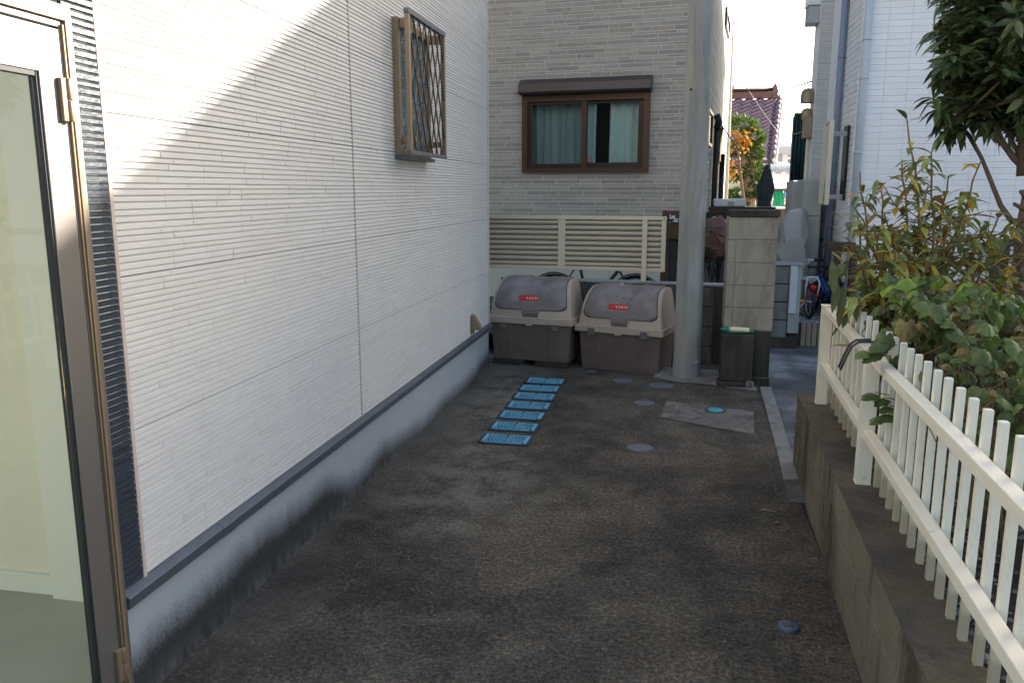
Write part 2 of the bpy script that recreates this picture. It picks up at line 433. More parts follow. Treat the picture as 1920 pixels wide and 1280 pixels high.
# raised gravel ground before the white tiled house
m = MB(); m.box(1.40, 14, 9.0, 15, -.2, .20, (.30, .30, .31)); o = m.build('gravel_ground', 'gravel'); o['kind'] = 'structure'
m = MB()
for i in range(2600):
    x = 1.45+RD.random()**1.4*4.2; y = 9.03+RD.random()**1.5*1.4
    if x > 1.9 and y > 9.2 and False: continue
    r = RD.uniform(.008, .02); g = RD.uniform(.16, .42)
    vs = [(x+r*RD.uniform(.7, 1.2)*a, y+r*RD.uniform(.7, 1.2)*b, .20+r*c) for a, b, c in ((1, 0, 0), (0, 1, 0), (-1, 0, 0), (0, -1, 0), (0, 0, .8))]
    m.add(vs, [(0, 1, 4), (1, 2, 4), (2, 3, 4), (3, 0, 4)], (g, g, g*1.03))
tag(m.build('loose_gravel', 'gravel'), 'pale grey loose gravel in front of the white tiled house', 'gravel', kind='stuff')

# planting bed soil
rx = lambda y: .655+.04*(y-2.0)                                  # outer face of the retaining wall
m = MB(); nx, ny = 36, 60; rows = []
for j in range(ny+1):
    y = -1+j*(4.70+1)/ny; r = []
    for i in range(nx+1):
        x = rx(y)+.13+i*(3.6-rx(y)-.13)/nx
        r.append((x, y, .36+.012*math.sin(9*x+3*y)+.012*math.sin(23*y-7*x)+RD.uniform(-.008, .008)+.03*min(1, i/10)))
    rows.append(r)
m.loft(rows); o = m.build('planting_bed', 'soil'); o['kind'] = 'structure'
m = MB()
for i in range(3400):
    y = -.2+RD.random()*4.8; x = rx(y)+.15+RD.random()**2*.75
    r = RD.uniform(.006, .016); g = RD.uniform(.04, .22)
    vs = [(x+r*RD.uniform(.7, 1.3)*a, y+r*RD.uniform(.7, 1.3)*b, .368+.02*min(1, (x-rx(y)-.13)/.6)+r*c) for a, b, c in ((1, 0, 0), (0, 1, 0), (-1, 0, 0), (0, -1, 0), (.2, .1, .8))]
    m.add(vs, [(0, 1, 4), (1, 2, 4), (2, 3, 4), (3, 0, 4)], (g, g*.97, g*.88))
tag(m.build('pebbles', 'gravel'), 'small grey pebbles lying on the dark soil behind the retaining wall', 'gravel', kind='stuff')

# ================================================================ LEFT WHITE HOUSE
PAT = [.0176, .0205, .0195, .0165, .0215, .0185, .017, .0205, .0190, .0175, .0215, .0180, .0190, .0165, .0210, .0185, .0200, .0170, .0205, .0185, .0180, .0200, .0175, .0190]
PAT = [h*.471/sum(PAT) for h in PAT]
def bricks(mb, O, U, N, u0, u1, z0, z1, rows, lens, gap, depth, bt, bb, bs, colf, share=.5, stack=None, hole=None, gu_=1.0):
    """split-face strips: bevelled slabs laid on plane O + u*U + z, raised along N"""
    O = Vector(O); U = Vector(U).normalized(); N = Vector(N).normalized(); Z = Vector((0, 0, 1))
    z = z0; k = 0; prev = []
    while z < z1-.004:
        h = rows[k % len(rows)]; k += 1; zt = min(z+h, z1)
        if stack:
            cuts = [u0]; u = u0+stack
            while u < u1: cuts.append(u); u += stack
            cuts.append(u1)
        else:
            cuts = [u0]; u = u0
            while True:
                u += RD.uniform(*lens)
                cand = [p for p in prev if abs(p-u) < .12]
                if cand and RD.random() < share: u = cand[0]
                if u > u1-.06: break
                if u > cuts[-1]+.05: cuts.append(u)
            cuts.append(u1); prev = cuts
        segs = list(zip(cuts, cuts[1:]))
        if hole and zt > hole[2] and z < hole[3]:
            segs = [sg for a, b in segs for sg in ((a, min(b, hole[0])), (max(a, hole[1]), b)) if sg[1]-sg[0] > .02]
        for a, b in segs:
            a2, b2, l2, t2 = a+gap*gu_/2, b-gap*gu_/2, z+gap/2, zt-gap/2
            if b2-a2 < .01 or t2-l2 < .006: continue
            d = depth*RD.uniform(.85, 1.1)
            def P(u, w, n): return O+U*u+Z*w+N*n
            vs = [P(a2, l2, 0), P(b2, l2, 0), P(b2, t2, 0), P(a2, t2, 0),
                  P(a2+bs, l2+bb, d), P(b2-bs, l2+bb, d), P(b2-bs, t2-bt, d), P(a2+bs, t2-bt, d)]
            mb.add(vs, [(4, 5, 6, 7), (0, 1, 5, 4), (1, 2, 6, 5), (2, 3, 7, 6), (3, 0, 4, 7)], colf())
        z = zt
WX = -1.585
hA = thing('white_house', 'white house with long narrow split-face siding filling the left side, half lit by sun', 'house', (-3.5, 4.5, 0))
def wcol():
    g = RD.uniform(.965, 1.0); return (g, g*RD.uniform(.99, 1.0), g*RD.uniform(.98, 1.0))
m = MB()
for a, b in ((2.112, 3.957), (3.969, 7.135)):
    bricks(m, (WX-.010, 0, 0), (0, 1, 0), (1, 0, 0), a, b, .404, 4.17, PAT, (.13, .42), .0028, .0062, .0036, .0010, .0006, wcol, gu_=.45)
siding = m.build('siding', 'white_siding', hA, fix=False)
m = MB(); m.box(-1.62, WX-.010, 2.10, 7.13, .40, 5.6)
m.box(-6, -1.62, 2.4, 7.13, .40, 5.6); m.box(-6, -4.3, -3, 2.4, -.2, .9); m.box(-1.62, WX-.012, .2, 2.10, 2.09, 5.6)
m.build('wall_backing', 'siding_groove', hA)
m = MB()
for z in (.875, 1.346, 1.816, 2.287, 2.758, 3.229): m.box(WX-.010, WX-.0065, 2.112, 7.135, z-.0011, z+.0011)
m.build('panel_seam', 'seam_grey', hA)
m = MB(); m.box(WX-.010, WX-.003, 3.957, 3.969, .40, 4.2); m.build('sealant_joint', 'sealant_grey', hA); m = MB(); m.box(WX-.010, WX-.003, 7.082, 7.088, .40, 4.2); m.build('sealant_joint', 'sealant_grey', hA)
m = MB(); m.box(WX-.010, WX-.001, 2.097, 2.112, .40, 4.2); m.build('sealant_joint', 'sealant', hA)
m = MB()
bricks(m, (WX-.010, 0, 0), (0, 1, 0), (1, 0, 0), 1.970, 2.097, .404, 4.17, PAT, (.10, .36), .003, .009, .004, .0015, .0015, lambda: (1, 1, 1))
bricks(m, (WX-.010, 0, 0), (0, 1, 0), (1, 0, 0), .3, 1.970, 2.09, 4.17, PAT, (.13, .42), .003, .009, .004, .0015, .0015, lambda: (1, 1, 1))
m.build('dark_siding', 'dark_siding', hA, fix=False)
# plinth and the sloped flashing above it
m = MB(); m.box(-6, -1.600, 2.40, 7.125, -.3, .352); m.box(-1.66, -1.600, 2.02, 2.40, -.3, .352); m.box(-1.7, -1.600, 1.0, 2.02, -.3, .10); m.build('plinth', 'plinth_mortar', hA)
m = MB()
m.prism([(-1.60, .350), (-1.565, .350), (-1.561, .386), (-1.592, .402), (-1.60, .402)], 'y', 1.99, 7.155)
m.prism([(-1.60, .3515), (-1.563, .3485), (-1.5585, .3865), (-1.592, .4035), (-1.60, .4035)], 'y', 2.52, 2.60)
m.build('flashing', 'grey_flashing', hA, bevel=.002)
m = MB(); m.prism([(-6.3, 5.6), (-1.15, 5.6), (-1.15, 5.75), (-6.3, 7.4)], 'y', -3, 7.5); m.build('roof', 'grey_flashing', hA)
# porch room behind the glass door
yI = 2.36
zb1 = at(40, 1070, yI).z; zb0 = at(40, 1106, yI).z
m = MB(); m.box(-4.2, -1.64, yI, yI+.03, zb1, 2.42); m.box(-4.2, -4.17, -2.8, yI, zb0, .9); m.box(-4.2, -1.64, 2.37, 2.395, 2.42, 2.6)
m.build('porch_wall', 'interior_cream', hA)
m = MB(); m.box(-4.2, -1.64, yI-.012, yI+.03, zb0, zb1-.01); m.box(-4.2, -1.64, yI-.02, yI+.03, zb1-.012, zb1+.004)
xa, xb = at(57, 640, yI).x, at(95, 640, yI).x
m.box(xa, -1.64, yI-.03, yI-.013, zb0-.3, 2.4)
m.build('porch_trim', 'interior_trim', hA, bevel=.003)
m = MB(); m.box(-4.2, -1.63, -2.8, 2.4, zb0-.35, zb0); m.build('porch_floor', 'interior_floor', hA)
# glass door
m = MB()
m.box(-1.60, -1.568, 1.935, 1.984, .06, 2.072); m.box(-1.60, -1.568, 1.10, 1.935, 2.012, 2.072); m.box(-1.60, -1.568, 1.10, 1.16, .06, 2.012); m.box(-1.62, -1.54, 1.16, 1.935, .06, .11)
door = m.build('door', 'bronze_metal', hA, bevel=.002)
m = MB(); m.box(-1.568, -1.560, 1.938, 1.944, .06, 2.02); m.box(-1.568, -1.558, 1.948, 1.960, .06, 2.04); m.box(-1.568, -1.559, 1.10, 1.960, 2.030, 2.044)
m.build('frame_ridge', 'bronze_light', door, bevel=.0015)
m = MB(); m.box(-1.598, -1.566, 1.848, 1.930, .12, 2.006); m.box(-1.598, -1.566, 1.17, 1.848, 1.892, 2.006); m.box(-1.598, -1.566, 1.17, 1.25, .12, 1.892); m.box(-1.598, -1.566, 1.25, 1.848, .12, .20)
m.build('leaf', 'bronze_metal', door, bevel=.002)
m = MB(); m.box(-1.594, -1.571, 1.842, 1.8478, .20, 1.892); m.box(-1.594, -1.569, 1.25, 1.836, 1.880, 1.8918); m.build('gasket', 'rubber_black', door)
m = MB(); m.box(-1.584, -1.580, 1.24, 1.84, .19, 1.886); m.build('glass', 'clear_glass', door)
for z0, z1 in ((1.775, 1.885), (.16, .262)):
    m = MB(); m.box(-1.566, -1.553, 1.906, 1.929, z0, z1); m.tube([(-1.553, 1.931, z0), (-1.553, 1.931, (z0+z1)/2-.001)], .007, 10); m.tube([(-1.553, 1.931, (z0+z1)/2+.001), (-1.553, 1.931, z1)], .007, 10)
    m.build('hinge', 'bronze_light', door, bevel=.002)
# window with lattice security grille
m = MB(); y0, y1, z0, z1 = 4.615, 5.235, 1.80, 2.565
m.box(-1.60, -1.552, y0, y0+.035, z0, z1); m.box(-1.60, -1.552, y1-.035, y1, z0, z1); m.box(-1.60, -1.552, y0+.035, y1-.035, z1-.04, z1); m.box(-1.60, -1.545, y0+.035, y1-.035, z0, z0+.035)
win = m.build('window', 'bronze_light', hA, bevel=.002)
m = MB(); m.box(-1.59, -1.532, y0-.004, y1+.01, z0-.022, z0-.002); m.build('sill', 'grey_flashing', win, bevel=.002)
m = MB(); m.box(-1.575, -1.570, y0+.03, y1-.03, z0+.03, z1-.035); m.build('pane', 'patterned_glass', win)
gx = -1.473; gy0, gy1, gz0, gz1 = 4.525, 5.275, 1.80, 2.59
m = MB()
m.box(gx-.013, gx+.013, gy0, gy0+.030, gz0+.022, gz1-.028); m.build('grille_post', 'bronze_light', win, bevel=.002); m = MB(); m.box(gx-.013, gx+.013, gy1-.025, gy1, gz0+.02, gz1-.024)
win_g = m.build('grille_post', 'bronze_light', win, bevel=.002)
m = MB(); m.box(gx-.015, gx+.015, gy0-.004, gy1+.004, gz0, gz0+.022); m.build('grille_rail', 'grey_flashing', win, bevel=.003); m = MB(); m.box(gx-.015, gx+.015, gy0-.004, gy1+.004, gz1-.028, gz1)
m.build('grille_rail', 'grey_flashing', win, bevel=.003)  # both rails greyed: shade on their outer face put into the colour
def lattice(mb, x, sgn, y0, y1, z0, z1, step, sl, w):
    c = y0-1.2
    while c < y1+1.2:
        pts = []
        for z in (z0, z1):
            pass
        ya, yb = c, c+sgn*(z1-z0)/sl
        (pa, pb) = ((ya, z0), (yb, z1))
        # clip to the frame
        def clip(p, q):
            t0, t1 = 0.0, 1.0; d = q[0]-p[0]
            for lim, side in ((y0, 1), (y1, -1)):
                if abs(d) < 1e-9: continue
                t = (lim-p[0])/d
                if side*d > 0: t0 = max(t0, t)
                else: t1 = min(t1, t)
            if t0 >= t1: return None
            f = lambda t: (p[0]+d*t, p[1]+(q[1]-p[1])*t)
            return f(t0), f(t1)
        r = clip(pa, pb)
        if r: mb.bar((x, r[0][0], r[0][1]), (x, r[1][0], r[1][1]), w, .006, up=(1, 0, 0))
        c += step
m = MB(); lattice(m, gx+.005, -1, gy0+.03, gy1-.025, gz0+.022, gz1-.028, .108, 2.2, .013); m.build('lattice', 'bronze_dark', win)  # front bars in dark bronze: shade on their outer face put into the colour
m = MB(); lattice(m, gx-.006, 1, gy0+.03, gy1-.025, gz0+.022, gz1-.028, .108, 2.2, .012); m.build('lattice', 'bronze_light', win)
for z0_, z1_ in ((2.505, 2.56), (1.868, 1.905)):
    m = MB(); m.box(-1.552, gx+.0, 4.635, 4.665, z0_, z1_); m.build('bracket', 'bronze_light', win, bevel=.002); m = MB(); m.box(-1.552, gx, 5.19, 5.215, z0_, z1_); m.build('bracket', 'bronze_light', win, bevel=.002)
# small vent hood low on the wall by the corner
m = MB(); m.box(WX, WX+.012, 6.395, 6.475, .425, .585)
m.prism([(WX+.012, .575), (WX+.024, .575), (WX+.075, .485), (WX+.078, .468), (WX+.012, .462)], 'y', 6.40, 6.47)
m.box(WX+.02, WX+.09, 6.405, 6.465, .460, .468); m.tube([(WX+.02, 6.43, .46), (WX+.018, 6.425, .43), (WX+.022, 6.42, .40)], .004, 6)
m.build('vent_hood', 'bronze_light', hA, bevel=.003)

# ================================================================ DRAIN GRATES, COVERS, SMALL THINGS ON THE GROUND
def make_grate():
    t = thing('drain_grate', '', 'grate', local=True)
    W, D = .345, .205
    m = MB(); r = .03; pts = []
    for cx, cy, a0 in ((W/2-r, D/2-r, 0), (-W/2+r, D/2-r, 90), (-W/2+r, -D/2+r, 180), (W/2-r, -D/2+r, 270)):
        for k in range(5):
            a = math.radians(a0+k*22.5); pts.append((cx+r*math.cos(a), cy+r*math.sin(a)))
    m.prism(pts, 'z', 0, .007); m.build('frame', 'grate_dark', t, bevel=.002)
    m = MB(); w, d = .295, .168; b = .020; z0, z1 = .0072, .0125
    m.box(-w/2, -.011, d/2-b*.6, d/2, z0, z1); m.box(.011, w/2, d/2-b*.6, d/2, z0, z1)
    m.box(-w/2+.02, w/2-.03, -d/2, -d/2+b*.55, z0, z1)
    m.box(-w/2, -w/2+b, -d/2+b*.55, d/2-b*.6, z0, z1); m.box(w/2-b, w/2, -d/2+b*.55, d/2-b*.6, z0, z1)
    ix, iy = w/2-b, d/2-b*.55
    for s in (-1, 1):
        for k in range(0, 7):
            R = .0215*k+.010; seg = []
            for q in range(25):
                a = -math.pi/2+math.pi*q/24
                p = (s*(.006+R*math.cos(a)), R*1.15*math.sin(a))
                if abs(p[0]) < ix+.001 and abs(p[1]) < iy+.001: seg.append((p, a))
                else:
                    if len(seg) > 1: arc(m, seg, s, R, z0, z1)
                    seg = []
            if len(seg) > 1: arc(m, seg, s, R, z0, z1)
        for k in range(9):
            a = -math.pi/2+math.pi*(k+.5)/9
            p = (s*(.012*math.cos(a)), .012*math.sin(a)); q = (s*ix*.99*1.0, 0)
            L = min(ix/max(.01, abs(math.cos(a))), iy/max(.01, abs(math.sin(a))))
            q = (s*L*math.cos(a), L*math.sin(a))
            m.bar((p[0], p[1], (z0+z1)/2), (q[0], q[1], (z0+z1)/2), .0030, z1-z0)
    m.build('grid', 'blue_grate', t)
    return t
def arc(m, seg, s, R, z0, z1):
    for (p, a), (q, b) in zip(seg, seg[1:]):
        m.bar((p[0], p[1], (z0+z1)/2), (q[0], q[1], (z0+z1)/2), .0050, z1-z0)
glab = ['bright blue drain grate nearest the viewer in the row of seven', 'second blue drain grate from the near end of the row', 'third blue drain grate from the near end of the row',
        'middle blue drain grate of the row of seven', 'third blue drain grate from the bins end of the row', 'second blue drain grate from the bins end of the row', 'blue drain grate closest to the bins at the far end of the row']
g0 = make_grate(); gy = [4.935, 5.225, 5.51, 5.785, 6.06, 6.325, 6.59]
for i in range(7):
    o = g0 if i == 0 else copy_thing(g0)
    o.location = (-.992+RD.uniform(-.004, .004), gy[i], .001); o.rotation_euler = (0, 0, -.02+RD.uniform(-.012, .012))
    tag(o, glab[i], 'grate', 'blue drain grates in the driveway')
def disc(name, mat, x, y, r, label, cat, group=None, z=.001, th=.005, ribs=False):
    m = MB(); n = 40
    m.lathe([(0, th), (r*.86, th), (r*.90, th-.0015), (r*.94, th), (r, th-.001), (r, 0)], (x, y, z), n, smooth=False)
    o = m.build(name, mat); return tag(o, label, cat, group)
for x, y, r, l in ((-.349, 6.751, .083, 'round grey access cover nearest the right-hand bin'), (-.021, 6.64, .102, 'largest round grey access cover, closest to the pole'),
                   (-.143, 6.043, .078, 'round grey access cover at the left corner of the pale patch'), (-.134, 4.938, .082, 'round grey access cover lying alone nearest the viewer'),
                   (-.64, 7.06, .045, 'small round grey cover almost under the bins')):
    disc('access_cover', 'cover_grey', x, y, r, l, 'cover', 'round grey covers in the driveway')
t = thing('valve_cover', 'small turquoise valve cover set in the pale concrete patch', 'cover', (.378, 5.928, .004))
m = MB(); m.lathe([(0, .003), (.072, .003), (.078, 0)], (.378, 5.928, .0045), 32); m.build('rim', 'grate_dark', t)
m = MB(); m.lathe([(0, .007), (.052, .007), (.058, .003)], (.378, 5.928, .005), 32); m.build('lid', 'turquoise', t)
t = thing('solar_light', 'dark blue solar light disc stuck on the driveway by the retaining wall', 'light', (.485, 2.895, 0))
m = MB(); m.lathe([(0, .013), (.036, .013), (.0385, .011), (.040, .003), (.040, 0)], (.485, 2.895, 0), 40); m.build('body', 'solar_blue', t)
m = MB(); m.obox((.484, 2.899,   .0138), .039, .030, .002); m.build('panel', 'solar_cell', t)
m = MB()
for i in range(1500):
    x = RD.uniform(-1.5, .6); y = 1.8+RD.random()**1.4*5
    if RD.random() < .45: x = RD.gauss(-1.0, .3); y = RD.gauss(4.1, .6)
    if x < -1.57 or x > .6: continue
    r = RD.uniform(.0012, .0034); g = RD.uniform(.10, .45)
    m.add([(x+r*a*RD.uniform(.7, 1.3), y+r*b*RD.uniform(.7, 1.3), .0005+r*c) for a, b, c in ((1, 0, 0), (0, 1, 0), (-1, 0, 0), (0, -1, 0), (0, 0, .9))], [(0, 1, 4), (1, 2, 4), (2, 3, 4), (3, 0, 4)], (g, g*.95, g*.88))
tag(m.build('grit', 'gravel'), 'tiny pale grit scattered over the dark driveway', 'grit', kind='stuff')
# twigs and dry leaves
for px, py, l in ((1441, 958, 'dry bent twig lying on the driveway near the retaining wall'),):
    p = gnd(px, py); m = MB(); m.tube([p+Vector((-.035, .008, .004)), p+Vector((-.01, .002, .006)), p+Vector((.035, -.012, .004))], [.002, .0025, .0015], 6)
    tag(m.build('twig', 'pale_twig'), l, 'twig')
for px, py, l in ((1455, 981, 'pale crumpled dry leaf on the driveway below the twig'), (684, 942, 'small brown dry leaf on the driveway near the white house plinth')):
    p = gnd(px, py); m = MB()
    m.add([p+Vector(v) for v in ((-.018, 0, .003), (0, .010, .010), (.020, .002, .004), (.002, -.011, .009), (0, 0, .004))], [(0, 4, 1), (1, 4, 2), (2, 4, 3), (3, 4, 0)])
    tag(m.build('dry_leaf', 'dry_leaf'), l, 'leaf')
# ================================================================ RETAINING WALL + WHITE FENCE
t = thing('retaining_wall', 'low mossy concrete block wall carrying the white picket fence', 'wall', (.75, 2, 0))
H = .43
def sq(mb, y0, y1, d0, d1, z0, z1, mi=0):
    vs = [(rx(y)+d, y, z) for z in (z0, z1) for y, d in ((y0, d0), (y0, d1), (y1, d1), (y1, d0))]
    mb.add(vs, [(3, 2, 1, 0), (4, 5, 6, 7), (0, 1, 5, 4), (1, 2, 6, 5), (2, 3, 7, 6), (3, 0, 4, 7)], mi=mi)
m = MB()
for ci, (z0, z1) in enumerate(((-.15, .083), (.090, .260), (.267, .425))):
    y = 4.81-(.0 if ci % 2 else .2)
    cuts = [4.81]
    if ci % 2 == 0: cuts.append(4.61)
    while cuts[-1] > -2: cuts.append(cuts[-1]-.40)
    for a, b in zip(cuts, cuts[1:]): sq(m, b+.0038, a-.0038 if a < 4.8 else a, RD.uniform(-.0012, .0012), .152, z0, z1)
m.build('block_face', 'retaining_block', t, bevel=.004)
m = MB(); sq(m, -2, 4.80, .006, .148, -.15, .424); m.box(rx(4.8)+.15, 3.6, 4.665, 4.805, -.2, .424); m.build('mortar_core', 'wet_block', t)
m = MB(); sq(m, -2, 4.815, -.003, .155, .4255, .434); m.box(rx(4.8)+.156, 3.6, 4.66, 4.81, .4255, .434); m.build('top_mortar', 'retaining_top', t, bevel=.004)

fx = lambda y: .80+.045*(y-3.27)
fence = thing('picket_fence', 'cream white metal picket fence standing on the low mossy block wall', 'fence', (.8, 3, .43))
ang = math.atan(.045)
RZ = Matrix.Rotation(-ang, 4, 'Z')
posts = [4.60, 3.325, 1.28]
for y in posts:
    m = MB(); m.obox((fx(y), y, (.434+.975)/2), .056, .056, .975-.434, RZ); m.obox((fx(y), y, .980), .062, .062, .010, RZ); m.obox((fx(y), y, .4365), .060, .060, .005, RZ)
    m.build('post', 'white_paint', fence, bevel=.003)
for a, b in ((posts[0], posts[1]), (posts[1], posts[2])):
    for z in (.956, .647):
        m = MB(); ya, yb = a-.029, b+.029
        m.bar((fx(ya)+.002, ya, z), (fx(yb)+.002, yb, z), .040, .037); m.build('rail', 'white_paint', fence, bevel=.003)
pick = []
y = 4.52
while y > 3.40: pick.append(y); y -= .128
y = 3.225
while y > 1.05: pick.append(y); y -= .1125
pk = None
for y in pick:
    x = fx(y)+.0355
    if pk is None:
        m = MB(); m.obox((0, 0, 0), .0215, .0215, .618, RZ)
        pk = m.build('picket', 'picket_paint', fence, bevel=.003); o = pk
    else:
        o = pk.copy(); COL.objects.link(o)
    o.location = (x+RD.uniform(-.001, .001), y, .764+RD.uniform(-.002, .002)); o.rotation_euler = (RD.uniform(-.004, .004), RD.uniform(-.004, .004), 0)
# black double hook hanging over the upper rail
t = thing('wire_hook', 'black double wire hook hanging over the upper rail of the white fence', 'hook', (fx(3.5), 3.5, .97))
for dy in (0, -.05):
    y = 3.52+dy; x = fx(y)
    m = MB(); m.tube([(x+.06, y, .985), (x+.02, y, .988), (x-.03, y, .985), (x-.055, y, .965), (x-.075, y, .915), (x-.092, y, .865)], .005, 8)
    m.build('prong', 'wire_dark', t)

# ================================================================ TWO REFUSE BINS
def make_bin(name, label, loc, rz, open_latch, marks):
    t = thing(name, label, 'storage bin', loc, rz, 'refuse bins by the block wall', local=True)
    # body, tapered, with raised rib columns
    def outline(hw, yf, yb, z, rib):
        fr = []
        for a, b in ((-.30, -.19), (.19, .30)):
            k = hw/.385
            fr += [(a*k-.006, yf), (a*k, yf-rib), (b*k, yf-rib), (b*k+.006, yf)]
        r = .02
        pts = [(-hw, yb), (-hw, yf+r), (-hw+r*.3, yf+r*.3), (-hw+r, yf)]+fr+[(hw-r, yf), (hw-r*.3, yf+r*.3), (hw, yf+r), (hw, yb)]
        return [(x, y, z) for x, y in pts]
    m = MB(); rows = [outline(.362, .055, .46, .0, .002), outline(.366, .050, .463, .06, .008), outline(.385, .028, .478, .36, .010)]
    m.loft([r+[r[0]] for r in rows], smooth=False)
    m.add(rows[0], [tuple(range(len(rows[0])))]); m.add(rows[-1], [tuple(range(len(rows[-1])))])
    m.build('body', 'bin_brown', t)
    # rim
    m = MB(); m.box(-.412, .412, -.004, .50, .345, .405); m.box(-.30, -.19, -.012, -.003, .352, .404); m.box(.19, .30, -.012, -.003, .352, .404)
    m.box(-.03, .03, -.006, .01, .330, .3445)
    m.build('rim', 'bin_beige', t, bevel=.014, seg=3)
    # upper shell
    prof = [(.030, .400), (.040, .455), (.052, .52), (.068, .575), (.095, .630), (.135, .678), (.185, .712), (.245, .732), (.31, .738), (.43, .735), (.465, .715), (.478, .66), (.484, .40)]
    def hw(z): return .392-.052*((z-.40)/.34)**1.3
    m = MB(); rows = []
    for i, (y, z) in enumerate(prof):
        w = hw(z); e = .018
        rows.append([(-w, y+e if i < 10 else y, z-e*.35 if i > 4 else z), (-w+.006, y+.005, z), (-w+e, y, z), (w-e, y, z), (w-.006, y+.005, z), (w, y+e if i < 10 else y, z-e*.35 if i > 4 else z)])
    m.loft(rows, smooth=True)
    for sgn, idx in ((-1, 0), (1, -1)):
        pts = [r[idx] for r in rows]; m.add(pts, [tuple(range(len(pts)))])
    m.build('upper_shell', 'bin_beige', t)
    # lid: follows the shell profile, rounded lower corners
    def along(s):                                  # arc-length walk on the profile
        L = [0]
        for p, q in zip(prof, prof[1:]): L.append(L[-1]+math.hypot(q[0]-p[0], q[1]-p[1]))
        s = max(0, min(s, L[-1]-1e-6))
        for i in range(len(prof)-1):
            if s <= L[i+1]:
                k = (s-L[i])/(L[i+1]-L[i]); p, q = prof[i], prof[i+1]
                ty, tz = q[0]-p[0], q[1]-p[1]; n = math.hypot(ty, tz)
                return p[0]+ty*k, p[1]+tz*k, -tz/n, ty/n
    def lidrows(grow, lift, panel):
        s0, s1 = .075-grow, .64; rows = []
        N = 34
        for i in range(N+1):
            s = s0+(s1-s0)*i/N; y, z, ny, nz = along(s)
            w = hw(z)-.038+grow
            r = .06; d = s-s0
            if d < r: w -= r-math.sqrt(max(0, r*r-(r-d)**2))
            row = []
            xs = [-1, -.97, -.7, -.36, -.345, -.1, .1, .345, .36, .7, .97, 1]
            for f in xs:
                x = f*w; l = lift*(1 if abs(f) < .99 else .05)
                if panel and abs(f) < .35 and d > .075: l -= .0055
                if panel and .35 < abs(f) < .37 and d > .07: l += .004
                if panel and .065 < d < .08 and abs(f) < .37: l += .003
                row.append((x, y+ny*l, z+nz*l))
            rows.append(row)
        return rows
    m = MB(); m.loft(lidrows(.006, .0025, False)); m.build('lid_gap_shade', 'rubber_black', t)  # black sheet under the lid, painting the shadow gap round its edge
    m = MB(); r = lidrows(0, .011, True); m.loft(r)
    y, z, ny, nz = along(.075)
    base = [(p[0], p[1]-ny*.012, p[2]-nz*.012) for p in r[0]]
    m.loft([base, r[0]], smooth=False)
    lid = m.build('lid', 'bin_lid', t)
    # handle tab with ribs, and the pocket below it
    y, z, ny, nz = along(.060); tx = Vector((1, 0, 0)); nn = Vector((0, ny, nz)); up = nn.cross(tx)*-1
    if up.z < 0: up = -up
    B = Matrix((tx, up, nn)).transposed()
    m = MB(); m.obox((0, y+ny*.006, z+nz*.006), .165, .05, .014, B)
    for k in range(4): m.obox(Vector((0, y, z))+nn*.0145+up*(-.016+.010*k), .135, .003, .004, B)
    m.build('handle', 'bin_lid', lid, bevel=.003)
    y, z, ny, nz = along(.022); m = MB(); m.obox((0, y+ny*.001, z+nz*.001), .15, .034, .003, B); m.build('handle_pocket', 'bin_brown', t)
    # latches
    for sx in (-.245, .245):
        m = MB()
        if open_latch:
            m.obox((sx, .012, .318), .062, .012, .05, Matrix.Rotation(-.12, 4, 'X')); m.obox((sx, .003, .303), .03, .006, .012); m.obox((sx, .014, .338), .10, .016, .010)
        else:
            m.obox((sx, -.018, .352), .062, .012, .068); m.obox((sx, .006, .332), .11, .018, .014)
        m.build('latch', 'bin_latch', t, bevel=.003)
    # red sticker: burnable refuse
    y, z, ny, nz = along(.178); nn = Vector((0, ny, nz)); up = Vector((0, -nz, ny))
    if up.z < 0: up = -up
    B = Matrix((Vector((1, 0, 0)), up, nn)).transposed()
    c = Vector((-.022, y, z))+nn*.0085
    m = MB(); m.obox(c, .178, .052, .0024, B); st = m.build('sticker', 'sticker_red', t, bevel=.001)
    cu = bpy.data.curves.new('word', 'FONT'); cu.body = 'もえるゴミ'; cu.size = .0245; cu.align_x = 'LEFT'; cu.align_y = 'CENTER'; cu.offset = .0006
    to = bpy.data.objects.new('word', cu); COL.objects.link(to); dg = bpy.context.evaluated_depsgraph_get()
    me = bpy.data.meshes.new_from_object(to.evaluated_get(dg)); bpy.data.objects.remove(to)
    M4 = Matrix.Translation(c+nn*.0017+Vector((-.026, 0, 0))+up*.001) @ B.to_4x4(); me.transform(M4); me.materials.append(MATS['sticker_white'])
    o = bpy.data.objects.new('lettering', me); COL.objects.link(o); o.parent = st
    m = MB()
    for x0, x1, dz in ((-.078, -.052, .006), (-.078, -.050, -.004), (-.046, -.034, .001)):
        m.obox(c+nn*.0016+Vector(((x0+x1)/2, 0, 0))+up*dz, x1-x0, .003, .0006, B)
    m.build('arrow_mark', 'sticker_pink', st)
    # scuffs on the lid
    if marks:
        for x, s, w, h in ((-.055, .272, .016, .005), (.005, .266, .020, .007), (.03, .262, .012, .005), (.085, .264, .013, .010)):
            y, z, ny, nz = along(s); nn = Vector((0, ny, nz)); up2 = Vector((0, -nz, ny)); B2 = Matrix((Vector((1, 0, 0)), up2, nn)).transposed()
            m = MB(); m.obox(Vector((x, y, z))+nn*.0062, w, h, .0012, B2); m.build('scuff', 'rubber_black', lid)
    for x in (-.19, .19):
        y, z, ny, nz = along(.30); m = MB(); m.obox((x, y+ny*.0125, z+nz*.0125), .010, .010, .003); m.build('rivet', 'sticker_white', lid)
    return t
make_bin('refuse_bin', 'brown and beige refuse bin touching the white house corner, its latches hanging open', (-1.231, 7.158, .05), math.radians(-8.5), True, False)
make_bin('refuse_bin', 'brown and beige refuse bin beside the utility pole, black scuffs on its lid', (-.420, 7.085, .0), math.radians(-16), False, True)
